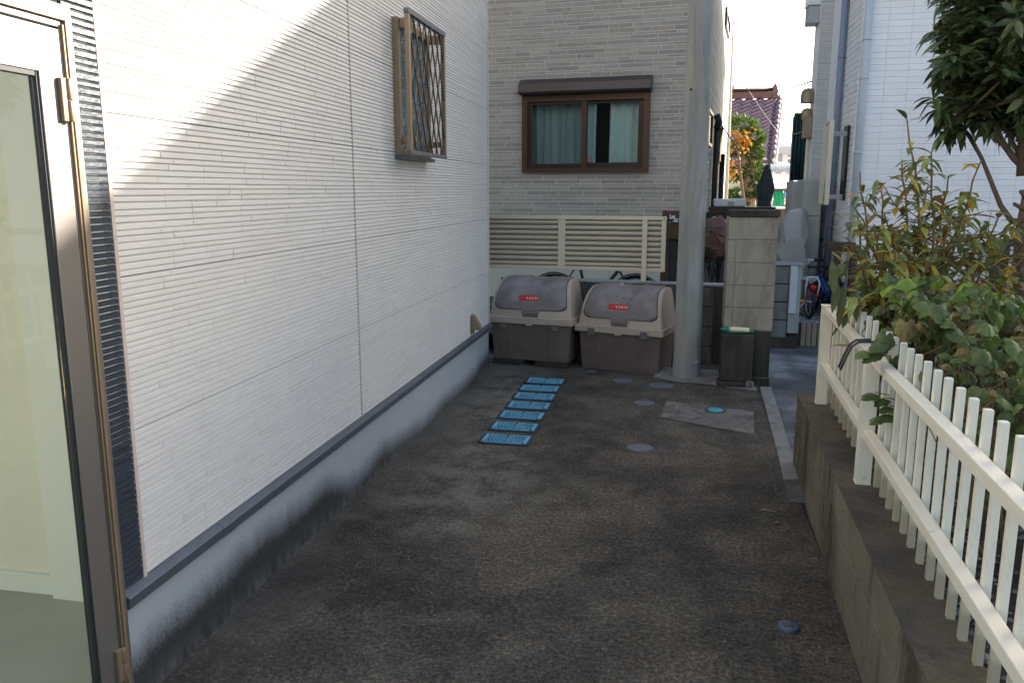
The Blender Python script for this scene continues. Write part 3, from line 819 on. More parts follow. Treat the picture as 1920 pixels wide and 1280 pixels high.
m = MB(); m.obox((-1.42, 7.42, .024), .30, .39, .046, Matrix.Rotation(-.15, 4, 'Z')); m.obox((-1.00, 7.36, .024), .30, .39, .046, Matrix.Rotation(-.15, 4, 'Z'))
tag(m.build('paving_slab', 'wet_block', bevel=.004), 'dark concrete slabs under the left refuse bin', 'slab')

# ================================================================ BLOCK WALL BEHIND THE BINS
def blockrun(mb, P0, U, N, L, rows, h, bl, th, joint=.007, off=0, inset=.0):
    U = Vector(U).normalized(); N = Vector(N).normalized()
    for k in range(rows):
        cuts = [0]; u = bl*(.5 if (k+off) % 2 else 1.0)
        while u < L-.03: cuts.append(u); u += bl
        cuts.append(L)
        for a, b in zip(cuts, cuts[1:]):
            a2, b2 = a+joint/2, b-joint/2; z0, z1 = k*h+joint/2, (k+1)*h-joint/2
            q = lambda u, w, n: Vector(P0)+U*u+N*n+Vector((0, 0, w))
            d = RD.uniform(-.002, .002)
            vs = [q(a2, z0, d), q(b2, z0, d), q(b2, z0, -th), q(a2, z0, -th), q(a2, z1, d), q(b2, z1, d), q(b2, z1, -th), q(a2, z1, -th)]
            mb.add(vs, [(3, 2, 1, 0), (4, 5, 6, 7), (0, 1, 5, 4), (1, 2, 6, 5), (2, 3, 7, 6), (3, 0, 4, 7)])
wr = at(1357, 620, 7.58)
A = Vector((wr.x, 7.575, 0)); Ul = Vector((-2.0, .20, 0)).normalized(); Nf = Vector((-.20, -2.0, 0)).normalized()
t = thing('block_wall', 'low dark concrete block wall with a pale cap behind the bins and pole', 'wall', A)
m = MB(); blockrun(m, A+Ul*.10+Vector((0, 0, -.02)), Ul, Nf, 2.05, 4, .186, .39, .10, .010); m.build('block_face', 'wall_block', t, bevel=.005)
m = MB(); blockrun(m, A+Vector((0, 0, -.02)), Ul, Nf, .098, 1, .744, .39, .11, .002); m.build('end_column', 'wet_block', t, bevel=.006)
def slab(mb, A, U, N, u0, u1, n0, n1, z0, z1):
    q = lambda u, n, z: Vector(A)+U*u+N*n+Vector((0, 0, z))
    vs = [q(u, n, z) for z in (z0, z1) for u, n in ((u0, n0), (u1, n0), (u1, n1), (u0, n1))]
    mb.add(vs, [(3, 2, 1, 0), (4, 5, 6, 7), (0, 1, 5, 4), (1, 2, 6, 5), (2, 3, 7, 6), (3, 0, 4, 7)])
m = MB(); slab(m, A, Ul, Nf, .005, 2.15, -.098, -.006, -.3, .722); m.build('mortar_core', 'wet_block', t)
m = MB(); slab(m, A, Ul, Nf, -.004, 2.16, -.118, .006, .7255, .752); m.build('cap', 'pale_concrete', t, bevel=.01, seg=3)
# raised yard of the grey house behind it
m = MB(); m.add([(.50, 7.69, .16), (-2.6, 7.99, .16), (-9, 8.2, .16), (-9, 10.9, .16), (.6, 10.9, .16), (.9, 18, .16), (1.0, 18, .16), (.62, 7.69, .16)], [tuple(range(8))])
o = m.build('house_yard', 'driveway_concrete'); o['kind'] = 'structure'

# ================================================================ PILLAR, METER BLOCK, GLOVES
PY = 6.865
xl, xr = at(1356, 640, PY).x, at(1446, 640, PY).x
t = thing('block_pillar', 'tall grey concrete block pillar with a dark cap at the alley entrance', 'pillar', ((xl+xr)/2, PY, 0))
m = MB(); ztop = at(1410, 407, PY).z; rh = .186; z = ztop; k = 0
zs = [ztop-rh*i for i in range(6)]
for i in range(5):
    z1, z0 = zs[i]-.004, zs[i+1]+.004
    m.box(xl+.0, xl+.058, PY, PY+.30, z0, z1) if i in (1, 2, 3, 4) else None
    m.box(xl+(.066 if i in (1, 2, 3, 4) else 0), xr+RD.uniform(-.002, .002), PY+RD.uniform(-.001, .001), PY+.30, z0, z1)
m.build('block', 'pillar_block', t, bevel=.004)
m = MB(); m.box(xl+.008, xr-.008, PY+.007, PY+.29, -.2, ztop-.002); m.build('mortar_core', 'pillar_block', t)
m = MB(); m.box(xl, xr-.004, PY+.002, PY+.30, .055, zs[5]-.004); m.box(xl-.005, xr+.003, PY-.012, PY+.31, -.2, .05); m.build('damp_base', 'wet_block', t, bevel=.005)
zc = at(1410, 394, PY).z
m = MB(); m.box(xl+.004, xr+.012, PY-.012, PY+.315, ztop+.002, zc); m.build('cap', 'wet_block', t, bevel=.004)
bx0, bx1 = at(1352, 660, 6.70).x, at(1412, 660, 6.70).x; bz = at(1390, 628, 6.70).z
t = thing('meter_block', 'dark damp concrete block with green gloves on it, against the pillar', 'concrete block', ((bx0+bx1)/2, 6.7, 0))
m = MB(); m.box(bx0, bx1, 6.70, 6.852, .05, bz); m.box(bx0-.02, bx1-.05, 6.685, 6.851, -.1, .047); m.build('block', 'wet_block', t, bevel=.008)
m = MB()
for i in range(9): m.obox((bx1-.02+RD.uniform(-.02, .03), 6.705+RD.uniform(-.015, .01), .012+RD.uniform(0, .035)), .03, .02, .03, Matrix.Rotation(RD.uniform(0, 3), 4, 'Z') @ Matrix.Rotation(RD.uniform(0, 1), 4, 'X'))
m.build('broken_mortar', 'mortar_apron', t, bevel=.003)
def make_glove(name, label, base, ang, col_palm, col_f):
    t = thing(name, label, 'glove', base, 0, 'work gloves on the block')
    b = Vector(base); R = Matrix.Rotation(ang, 4, 'Z')
    m = MB(); m.tube([b+R @ Vector((x, 0, .016)) for x in (-.12, -.08, -.03, .02, .045)], [.036, .040, .044, .044, .034], 10); 
    m.v = [(x, y, base[2]+(z-base[2])*.5+.004) for x, y, z in m.v]; m.build('palm', col_palm, t)
    m = MB()
    for k, (yy, L, a) in enumerate(((-.028, .06, -.25), (-.010, .075, -.08), (.010, .072, .08), (.027, .055, .22))):
        d = Vector((math.cos(a), math.sin(a), 0)); s = Vector((.035, yy, .014))
        m.tube([b+R @ (s+d*L*q+Vector((0, 0, .006*math.sin(3*q+k)))) for q in (0, .4, .8, 1)], [.012, .012, .011, .007], 8)
    d = Vector((.5, -.85, 0)); s = Vector((-.02, -.03, .014)); m.tube([b+R @ (s+d*.05*q) for q in (0, .5, 1)], [.013, .012, .008], 8)
    m.build('finger', col_f, t)
make_glove('work_glove', 'green rubber palmed work glove lying on the damp concrete block', (bx0+.15, 6.80, bz+.001), .25, 'glove_green', 'glove_green')
make_glove('work_glove', 'cream backed work glove with green fingers lying crossed over the other glove', (bx0+.10, 6.765, bz+.022), 3.0, 'glove_cream', 'glove_green')

# ================================================================ UTILITY POLE
pc = Vector((.186, 7.01, 0))
t = thing('utility_pole', 'round grey concrete utility pole standing between the bins and the pillar', 'pole', pc)
m = MB(); m.lathe([(.117-.0059*z, z) for z in [-.3]+[i*.4 for i in range(21)]], pc, 48)
m.build('shaft', 'pole_concrete', t)
m = MB()
zt = at(1298, 679, 6.9).z; n = 14
for i in range(n):
    a0 = math.radians(-62+i*3.6); a1 = math.radians(-62+(i+1)*3.6); r = .117-.0059*zt+.0012
    zz = zt-.004+.020*i/n*.6
    m.add([pc+Vector((r*math.cos(a), r*math.sin(a), zz+dz)) for a, dz in ((a0, -.008), (a1, -.007), (a1, .008), (a0, .007))], [(0, 1, 2, 3)], smooth=True)
m.build('tape', 'tape_white', t)
zr_ = at(1290, 291, 6.9).z
m = MB(); m.lathe([(.117-.0059*zr_+.0008, zr_-.004), (.117-.0059*zr_+.0016, zr_), (.117-.0059*zr_+.0008, zr_+.004)], pc, 48); m.build('mould_ring', 'pole_concrete', t)
a_ = math.radians(-38); m = MB(); m.tube([pc+Vector(((.117-.0059*z)*math.cos(a_), (.117-.0059*z)*math.sin(a_), z)) for z in (.0, 2, 4, 6)], .0016, 5); m.build('mould_seam', 'pole_concrete', t)
hp = at(1294, 168, 6.91); d = Vector((hp.x-pc.x, hp.y-pc.y, 0)).normalized(); r = .117-.0059*hp.z
m = MB(); m.tube([pc+d*(r-.01)+Vector((0, 0, hp.z)), pc+d*(r+.003)+Vector((0, 0, hp.z))], .011, 12); m.build('step_hole', 'rubber_black', t)

# ================================================================ CREAM LOUVRE FENCE ON THE BLOCK WALL
p0 = Vector((.1, 7.60, 0)); nL = Vector((math.sin(.075), math.cos(.075), 0)); uL = Vector((math.cos(.075), -math.sin(.075), 0))
def onp(px, py, P0, N):
    r = _ray(px, py); return CAM+r*((Vector(P0)-CAM).dot(N)/r.dot(N))
def uu(px, py): p = onp(px, py, p0, nL); return (p-p0).dot(uL), p.z
uR, zT = uu(1250, 406); _, zB = uu(1247, 510); uP1, _ = uu(1053, 460); uP2, _ = uu(1209, 460)
uLft = uR-2.15
t = thing('louver_fence', 'cream metal louvre fence panel standing on the low block wall', 'fence', p0)
def lb(mb, u0, u1, n0, n1, z0, z1):
    vs = [p0+uL*u+nL*n+Vector((0, 0, z)) for z in (z0, z1) for u, n in ((u0, n0), (u1, n0), (u1, n1), (u0, n1))]
    mb.add(vs, [(3, 2, 1, 0), (4, 5, 6, 7), (0, 1, 5, 4), (1, 2, 6, 5), (2, 3, 7, 6), (3, 0, 4, 7)])
m = MB(); lb(m, uLft, uR, -.012, .03, zT-.034, zT); lb(m, uLft, uR, -.012, .03, zB, zB+.034); lb(m, uR-.042, uR-.002, -.010, .028, zB+.034, zT-.034); m.build('frame', 'cream_metal', t, bevel=.003)
m = MB(); lb(m, uP1-.035, uP1+.035, -.009, .032, zB+.034, zT-.034); m.build('mullion', 'cream_metal', t, bevel=.003)
m = MB(); lb(m, uP2-.023, uP2+.023, -.045, -.0125, .755, zT-.004); m.build('post', 'cream_metal', t, bevel=.003)
m = MB(); ns = 9; pit = (zT-zB-.068)/ns
for seg in ((uLft, uP1-.035), (uP1+.035, uR-.042)):
    for k in range(ns):
        z = zB+.036+pit*k
        q = lambda u, n, zz: p0+uL*u+nL*n+Vector((0, 0, zz))
        pr = [(.024, z+.001), (.006, z+.006), (-.004, z+.016), (-.006, z+pit*.30), (.0, z+pit*.42), (-.005, z+pit*.52), (-.004, z+pit*.64), (.012, z+pit*.72)]
        back = [(n+.004, zz+.002) for n, zz in pr]
        poly = pr+back[::-1]; nn = len(poly)
        vs = [q(seg[0], n, zz) for n, zz in poly]+[q(seg[1], n, zz) for n, zz in poly]
        m.add(vs, [tuple(range(nn)), tuple(range(2*nn-1, nn-1, -1))]+[(i, (i+1) % nn, nn+(i+1) % nn, nn+i) for i in range(nn)])
m.build('slats', 'cream_metal', t)
m = MB()
for u, z in ((uR-.02, zT-.016), (uR-.02, zB+.014)):
    p = p0+uL*u-nL*.013+Vector((0, 0, z)); m.tube([p, p-nL*.002], .005, 8)
m.build('screw', 'rubber_black', t)
m = MB(); lb(m, uLft, uR, .034, .038, zB+.02, zT-.02); m.build('backing_sheet', 'grey_cover', t)

# ================================================================ BROWN GATE POST WITH NAME PLATE
g0 = at(1242, 395, 7.95); g1 = at(1290, 395, 7.95)
t = thing('gate_post', 'brown metal gate post half hidden behind the utility pole', 'gate post', ((g0.x+g1.x)/2, 7.95, .16))
m = MB(); m.box(g0.x, g0.x+.045, 7.95, 8.15, .16, g0.z); m.box(g0.x+.045, g1.x, 7.93, 8.15, g0.z-.27, g0.z-.002); m.box(g0.x+.045, g0.x+.065, 7.96, 8.14, .16, g0.z-.28); m.build('frame', 'brown_metal', t, bevel=.003)
m = MB(); m.box(g0.x+.066, g1.x, 7.99, 8.14, .62, g0.z-.275); m.build('mailbox', 'black_plastic', t, bevel=.006)
s0 = at(1253, 402, 7.93); s1 = at(1290, 418, 7.93)
t = thing('name_plate', 'black name plate with white handwriting on the brown gate post', 'sign', (s0.x, 7.92, s1.z))
m = MB(); m.box(s0.x, s1.x, 7.918, 7.928, s1.z-.004, s0.z+.004); m.build('plate', 'black_plastic', t, bevel=.002)
def word(txt, size, loc, par, mat='sticker_white', name='lettering', R=None, off=.0015):
    cu = bpy.data.curves.new('word', 'FONT'); cu.body = txt; cu.size = size; cu.offset = off; cu.shear = .2
    to = bpy.data.objects.new('word', cu); COL.objects.link(to); dg = bpy.context.evaluated_depsgraph_get()
    me = bpy.data.meshes.new_from_object(to.evaluated_get(dg)); bpy.data.objects.remove(to)
    me.transform(Matrix.Translation(loc) @ (R or Matrix.Rotation(math.pi/2, 4, 'X'))); me.materials.append(MATS[mat])
    o = bpy.data.objects.new(name, me); COL.objects.link(o); o.parent = par
    if par.type == 'EMPTY': o.matrix_parent_inverse = par.matrix_basis.inverted()
    return o
word('Lat', .042, (s0.x+.012, 7.9165, (s0.z+s1.z)/2+.008), t); word('Ak', .042, (s0.x+.045, 7.9165, s1.z+.008), t)
m = MB(); m.box(s0.x+.012, s1.x-.01, 7.9155, 7.9175, (s0.z+s1.z)/2-.001, (s0.z+s1.z)/2+.003); m.box(s0.x+.014, s0.x+.022, 7.915, 7.9175, s0.z-.006, s0.z+.0); m.box(s0.x+.013, s0.x+.021, 7.915, 7.9175, s1.z+.0, s1.z+.007); m.build('flourish', 'sticker_white', t)
# ================================================================ GREY BRICK-CLAD HOUSE
GA = math.radians(6)
gu = Vector((-math.cos(GA), math.sin(GA), 0)); gn = Vector((-math.sin(GA), -math.cos(GA), 0)); gs = -gn   # along front to the left, front normal, along side
GC = at(1299, 356, 10.5); GC.z = 0
hG = thing('grey_brick_house', 'grey brick-clad house with a brown shuttered window, behind the bins', 'house', (GC.x-2, 12, 0))
def bcol():
    k = RD.uniform(.78, 1.12); return (.445*k, .375*k*RD.uniform(.97, 1.02), .315*k*RD.uniform(.95, 1.02))
GR = [.056, .031, .055, .052, .031, .058]
side = Vector((math.sin(GA), math.cos(GA), 0)); sn = Vector((math.cos(GA), -math.sin(GA), 0))
wL, wR = [(onp(px, 250, GC, gn)-GC).dot(gu) for px in (981, 1218)]
wz0, wz1, wzt = onp(980, 324, GC, gn).z, onp(980, 181, GC, gn).z, onp(978, 151, GC, gn).z
m = MB(); bricks(m, GC+gn*.0, gu, gn, 0, 4.6, .74, 4.6, GR, (.17, .50), .0100, .0035, .001, .001, .001, bcol, share=.1, hole=(wR+.01, wL-.01, wz0+.01, wz1+.05)); m.build('front_cladding', 'brick_panel', hG, fix=False)
def scol():
    k = RD.uniform(.85, 1.1); return (.30*k, .355*k, .38*k)  # same bricks tinted blue: sky reflection and shade put into the colour
m = MB(); bricks(m, GC+sn*.0, side, sn, .01, 9.2, .45, 6.0, [.115, .06, .11], (.3, .9), .007, .008, .002, .004, .002, scol, share=.1); m.build('side_cladding', 'brick_panel', hG, fix=False)
m = MB()
q = lambda a, b, z: GC+gu*a+gs*b+Vector((0, 0, z))
def gbox(mb, a0, a1, b0, b1, z0, z1, col=(1, 1, 1)):
    vs = [q(a, b, z) for z in (z0, z1) for a, b in ((a0, b0), (a1, b0), (a1, b1), (a0, b1))]
    mb.add(vs, [(3, 2, 1, 0), (4, 5, 6, 7), (0, 1, 5, 4), (1, 2, 6, 5), (2, 3, 7, 6), (3, 0, 4, 7)], col)
# wall backing leaves the window opening free
wL, wR = [(onp(px, 250, GC, gn)-GC).dot(gu) for px in (981, 1218)]
wz0, wz1, wzt = onp(980, 324, GC, gn).z, onp(980, 181, GC, gn).z, onp(978, 151, GC, gn).z
gbox(m, 0, wR+.02, .0, .2, -.2, 6.2); gbox(m, wL-.02, 7.0, .0, .2, -.2, 6.2); gbox(m, wR+.02, wL-.02, 0, .2, -.2, wz0+.02); gbox(m, wR+.02, wL-.02, 0, .2, wz1, 6.2)
gbox(m, 0, .2, .2, 9.2, -.2, 6.2); gbox(m, 6.8, 7.0, .2, 9.2, -.2, 6.2); gbox(m, .2, 6.8, 9.0, 9.2, -.2, 6.2)
m.build('wall_backing', 'mortar_white', hG)
m = MB(); gbox(m, -.004, 7.0, -.012, 0.0, -.2, .735); gbox(m, -.012, -.004, 0, 9.2, -.2, .445); m.build('plinth', 'cream_wall', hG)
m = MB(); gbox(m, -.35, 7.4, -.5, 9.6, 6.2, 6.35); m.build('roof', 'grey_flashing', hG)
# the brown window
m = MB(); fw = .075; d0, d1 = -.07, .03
gbox(m, wR, wR+fw, d0, d1, wz0, wz1); gbox(m, wL-fw, wL, d0, d1, wz0, wz1); gbox(m, wR+fw, wL-fw, d0+.003, d1, wz1-.085, wz1); gbox(m, wR+fw, wL-fw, d0+.003, d1, wz0, wz0+.05)
gw = m.build('window', 'brown_metal', hG, bevel=.004)
mid = (onp(1096, 250, GC, gn)-GC).dot(gu)
m = MB(); o_ = wz0+.05; t_ = wz1-.085
def sash(mb, a0, a1, dd, w=.06):
    gbox(mb, a0, a0+w, dd, dd+.025, o_, t_); gbox(mb, a1-w, a1, dd, dd+.025, o_, t_); gbox(mb, a0+w, a1-w, dd+.001, dd+.025, o_, o_+w); gbox(mb, a0+w, a1-w, dd+.001, dd+.025, t_-.035, t_)
sash(m, mid-.03, wL-fw, -.045); m.build('sash', 'dark_brown_metal', gw, bevel=.003)
m = MB(); gbox(m, mid-.034, mid+.03, -.052, -.0455, o_, t_); m.build('meeting_stile', 'brown_metal', gw, bevel=.002)
m = MB(); sash(m, wR+fw, mid+.03, -.015, .07); m.build('sash', 'dark_brown_metal', gw, bevel=.003)
m = MB(); gbox(m, mid+.03, wL-fw-.06, -.036, -.032, o_+.06, t_-.035); gbox(m, wR+fw+.07, mid-.04, -.006, -.002, o_+.07, t_-.035); m.build('pane', 'window_glass', gw)
m = MB(); gbox(m, mid-.10, mid-.045, -.0085, -.0065, o_+.095, o_+.125); m.build('label', 'sticker_pink', gw)
# shutter box with a sloped top
m = MB(); pr = [(-.002, wz1+.002), (-.16, wz1+.002), (-.185, wz1+.03), (-.17, wz1+(wzt-wz1)*.66), (-.05, wzt), (-.002, wzt)]
vs = [q(a, d, z) for a in (wR-.02, wL+.02) for d, z in pr]; n = len(pr)
m.add(vs, [tuple(range(n)), tuple(range(2*n-1, n-1, -1))]+[(i, (i+1) % n, n+(i+1) % n, n+i) for i in range(n)])
m.build('shutter_box', 'shutter_metal', gw, bevel=.003)
# curtains (pleated) and the dark room
def curtain(a0, a1, dd, amp, per, name, colA, flare=0):
    m = MB(); rows = []; N = int((a1-a0)/.012)
    for j in range(7):
        z = o_-.02+(t_-o_+.04)*j/6; r = []
        for i in range(N+1):
            a = a0+(a1-a0)*i/N; ph = a*2*math.pi/per+.6*math.sin(a*9)
            w = amp*(1-.35*j/6)
            r.append(q(a+.012*math.sin(ph*.5+j*.25), dd+w*math.sin(ph)+.3*w*math.sin(2.3*ph+1), z))
        rows.append(r)
    m.loft(rows, colA); return m.build(name, 'curtain', gw)
curtain(mid-.005, wL-.09, .12, .034, .115, 'curtain', (.46, .49, .46))
bR = (onp(1138, 250, GC, gn)-GC).dot(gu); bL = (onp(1116, 250, GC, gn)-GC).dot(gu)
curtain(bL, mid-.01, .10, .03, .10, 'curtain', (.72, .76, .72)); curtain(wR+.08, bR, .10, .036, .12, 'curtain', (.85, .87, .80))
m = MB(); gbox(m, wR-.3, wL+.3, .7, .72, .9, 3.2); m.build('room', 'room_dark', gw)
# alley side: windows and downpipes
def sp(px, py): p = onp(px, py, GC, sn); return (p-GC).dot(side), p.z
def sbox(mb, u0, u1, n0, n1, z0, z1):
    vs = [GC+side*u+sn*n+Vector((0, 0, z)) for z in (z0, z1) for u, n in ((u0, n0), (u1, n0), (u1, n1), (u0, n1))]
    mb.add(vs, [(3, 2, 1, 0), (4, 5, 6, 7), (0, 1, 5, 4), (1, 2, 6, 5), (2, 3, 7, 6), (3, 0, 4, 7)])
for (xa, ya, xb, yb) in ((1322, 205, 1331, 275), (1349, -20, 1356, 25)):
    (u0, _), (u1, _) = sp(xa, 240), sp(xb, 240); z1 = sp((xa+xb)/2, ya)[1]; z0 = sp((xa+xb)/2, yb)[1]
    m = MB(); sbox(m, u0, u0+.05, .009, .05, z0, z1); sbox(m, u1-.05, u1, .009, .05, z0, z1); sbox(m, u0, u1, .009, .048, z1-.05, z1+.0); sbox(m, u0, u1, .009, .048, z0-.0, z0+.05)
    w = m.build('side_window', 'dark_brown_metal', hG); m = MB(); sbox(m, u0+.05, u1-.05, .010, .02, z0+.05, z1-.05); m.build('pane', 'solar_cell', w)
u, z1 = sp(1337, 218)
m = MB(); 
def sp3(u, n, z): return GC+side*u+sn*n+Vector((0, 0, z))
m.tube([sp3(u, .07, .2), sp3(u, .07, z1-.12)], .045, 10); m.tube([sp3(u, .03, z1-.05), sp3(u, .07, z1), sp3(u, .10, z1-.10), sp3(u, .07, z1-.2)], .06, 10); m.build('downpipe', 'bronze_dark', hG)
u, z1 = sp(1347, 236); _, z0 = sp(1351, 292)
m = MB(); sbox(m, u, u+.9, .009, .05, z0-.15, z1); fr = m.build('awning_window', 'bronze_dark', hG)
a, b = sp3(u+.02, .05, z1), sp3(u+.02, .40, z0)
m = MB(); e = side*.86; m.add([a, b, b+e, a+e, a+Vector((0, 0, .03)), b+Vector((0, 0, .03)), b+e+Vector((0, 0, .03)), a+e+Vector((0, 0, .03))], [(0, 1, 2, 3), (4, 7, 6, 5), (0, 4, 5, 1), (1, 5, 6, 2), (2, 6, 7, 3), (3, 7, 4, 0)]); m.build('sash', 'bronze_dark', fr)
ue = 9.15
m = MB(); m.tube([sp3(u+.6, .07, .2), sp3(u+.6, .07, z0)], .05, 10); m.build('downpipe', 'bronze_dark', hG)
pA, pB = at(1371, -20, 19.5), at(1359, 392, 19.5)
m = MB(); m.tube([(pB.x, 19.5, -.05), (pA.x, 19.5, 9)], .075, 10); m.tube([(pB.x, 19.5, 4.0), (pB.x-.16, 19.5, 4.7)], .015, 6)
tag(m.build('drainpipe_post', 'cream_wall'), 'thin cream pipe post rising into the sky at the far end of the grey house', 'post')

# ================================================================ WHITE TILED HOUSE ON THE RIGHT
BX = at(1607, 200, 9.2).x
hB = thing('tiled_house', 'white house clad in long glazed tiles, behind the shrub and tree', 'house', (BX+3, 11, .2))
def tcol():
    g = RD.uniform(.95, 1.0); return (g, g, g)
kw = dict(rows=[.061], lens=(.2, .2), gap=.0035, depth=.008, bt=.003, bb=.007, bs=.002, colf=tcol)
m = MB(); bricks(m, (BX, 9.2, 0), (1, 0, 0), (0, -1, 0), .02, 6.0, .655, 4.6, stack=.222, **kw)
bricks(m, (BX, 9.2, 0), (0, 1, 0), (-1, 0, 0), .02, .80, .655, 4.6, stack=.222, **kw)
m.build('cladding', 'white_tile', hB, fix=False)
y2 = 10.0; x2 = at(1567, 150, y2).x; y3 = 10.4; x3 = at(1531, 150, y3).x
m = MB(); bricks(m, (x2, y2, 0), (1, 0, 0), (0, -1, 0), .0, BX-x2, .3, 4.6, stack=.222, **kw); m.build('cladding', 'white_tile', hB, fix=False)
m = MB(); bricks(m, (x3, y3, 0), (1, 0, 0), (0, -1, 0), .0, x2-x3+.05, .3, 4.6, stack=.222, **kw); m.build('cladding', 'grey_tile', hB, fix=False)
m = MB(); m.box(BX+.001, 14, 9.2, 9.4, .2, 5.0); m.box(BX, BX+.2, 9.4, 10.2, .2, 5.0); m.box(x2, BX+.2, 10.0, 10.2, .1, 5.0); m.box(x2, x2+.2, 10.2, 10.6, .1, 5.0); m.box(x3, x2+.2, 10.4, 10.6, .1, 5.0); m.box(x3, 3.1, 10.6, 10.75, .1, 5.0); m.box(3.05, 3.25, 10.75, 19.0, .1, 5.0); m.box(3.25, 14, 18.8, 19.0, .1, 5.0); m.box(13.8, 14, 9.4, 18.8, .1, 5.0)
m.build('wall_backing', 'white_tile', hB)
m = MB(); m.box(BX+.03, 14, 9.185, 9.199, .1, .62); m.build('plinth', 'pale_concrete', hB)
m = MB(); m.prism([(9.2, .625), (9.165, .625), (9.165, .645), (9.2, .655)], 'x', BX-.01, 14); m.box(BX-.012, BX+.0, 9.19, 10, .622, .655); m.build('flashing', 'cream_metal', hB)
m = MB(); m.prism([(8.6, 4.93), (8.6, 5.06), (11.0, 6.1), (11.2, 6.1), (11.2, 4.9)], 'x', 1.25, 3.0); m.prism([(8.6, 4.93), (8.6, 5.06), (13.8, 7.35), (19.3, 5.0), (19.3, 4.9)], 'x', 3.0, 15); m.build('roof', 'grey_flashing', hB)
# downpipes
def pipe(name, mat, x, y, z0, z1, r, straps):
    m = MB(); m.tube([(x, y, z0), (x, y, z1)], r, 12)
    for z in straps: m.tube([(x, y, z-.012), (x, y, z+.012)], r*1.14, 12); m.box(x-.012, x+.012, y, y+.08, z-.01, z+.01)
    return m.build(name, mat, hB)
pipe('downpipe', 'pipe_grey', at(1625, 80, 9.13).x, 9.13, .3, 4.9, .040, [1.15, 1.98, 2.72, 3.1, 3.85])
pipe('downpipe', 'pipe_slate', BX-.055, 9.94, .2, 4.9, .035, [1.2, 3.05])
# lattice grille seen edge-on, and the dark window
gxp = BX-.20; 
m = MB()
za, zb = at(1580, 226, 9.4).z, at(1576, 384, 9.4).z
m.box(gxp-.035, gxp+.012, 9.32, 9.355, zb, za); m.box(gxp-.035, gxp+.012, 9.66, 9.695, zb, za); m.box(gxp-.02, gxp, 9.355, 9.66, za-.03, za); m.box(gxp-.02, gxp, 9.355, 9.66, zb, zb+.03)
gr = m.build('window_grille', 'cream_metal', hB, bevel=.003)
for z_ in (za-.16, zb+.06): m = MB(); m.box(gxp, BX-.03, 9.42, 9.44, z_, z_+.05); m.build('bracket', 'grey_metal', gr)
m = MB(); m.box(BX-.035, BX-.009, 9.40, 9.60, zb+.05, za-.05); m.build('window', 'solar_cell', hB, bevel=.003)
# things on the far left edge: range hoods, meter boxes, bay window
for px, py in ((1521, 178), (1524, 213)):
    p = at(px+6, py, 10.55); m = MB(); s = .085 if px == 1521 else .07
    m.lathe([(s, -s*1.1), (s, 0), (s*.9, s*.45), (s*.6, s*.8), (0, s*.95)], (x3-.06, 10.55, p.z), 16); m.tube([(x3-.06, 10.55, p.z), (x3+.02, 10.55, p.z)], s*.7, 10)
    m.build('range_hood', 'bronze_light', hB)
p = at(1522, 240, 10.5); m = MB(); m.box(x3-.10, x3, 10.46, 10.6, p.z-.12, p.z+.14); m.build('meter_box', 'bronze_light', hB, bevel=.006)
m = MB(); m.tube([(x3-.04, 10.5, .2), (x3-.04, 10.5, p.z-.12)], .02, 8); m.build('conduit', 'cream_metal', hB)
p = at(1528, 48, 10.6); m = MB(); m.box(x3-.14, x3, 10.45, 10.72, p.z+.20, p.z+1.4); bw = m.build('bay_window', 'white_gloss', hB, bevel=.01); m = MB(); m.box(x3-.13, x3, 10.46, 10.71, p.z, p.z+.195); m.build('bay_base', 'grey_metal', bw, bevel=.01)

# ================================================================ THINGS IN THE ALLEY
# right-hand gate wall
gwx0, gwx1, gwx2 = at(1448, 550, 8.75).x, at(1479, 550, 8.75).x, at(1501, 550, 8.75).x
zt = at(1470, 493, 8.75).z
t = thing('gate_wall', 'short grey block wall with a blue-grey strip beside the alley bicycles', 'wall', (gwx1, 8.75, -.05))
m = MB(); blockrun(m, (gwx0-.02, 8.75, zt-.028-.19*4.0), (1, 0, 0), (0, -1, 0), gwx1-gwx0+.02, 4, .19, .4, .15, .012); m.build('block_face', 'grey_block', t, bevel=.004)
m = MB(); m.box(gwx0-.018, gwx1-.002, 8.758, 8.90, -.2, zt-.03); m.box(gwx0-.02, gwx2, 8.77, 8.95, -.2, zt-.028-.19*3.9); m.build('mortar_core', 'wet_block', t)
m = MB(); zb_ = at(1485, 587, 8.74).z; m.box(gwx1+.004, gwx1+.075, 8.728, 8.745, zb_, zt-.028); m.build('metal_strip', 'pipe_grey', t)
m = MB(); m.box(gwx1+.002, gwx2, 8.746, 8.757, .12, zt-.028); m.box(gwx1+.077, gwx2, 8.757, 8.92, .12, zt-.028); m.build('end_pier', 'pale_concrete', t, bevel=.006)
m = MB(); m.box(gwx0-.03, gwx2+.012, 8.73, 8.94, zt-.026, zt); m.build('cap', 'pale_concrete', t, bevel=.006)
# tile edging of the gravel ground
m = MB(); x = at(1502, 620, 8.96).x
while x < 5.2:
    g = RD.uniform(.85, 1.1); m.box(x, x+.048, 8.955, 8.998, -.06, .205+RD.uniform(-.003, .003), (.30*g, .235*g, .175*g)); x += .056
tag(m.build('tile_edging', 'tile_edging', bevel=.003), 'brown upright tile edging holding the gravel behind the alley', 'edging')
m = MB(); m.box(gwx0-.02, at(1501, 620, 8.93).x, 8.93, 9.0, -.2, .20); tag(m.build('kerb_block', 'wet_block', bevel=.006), 'dark concrete kerb block under the short grey gate wall', 'kerb')
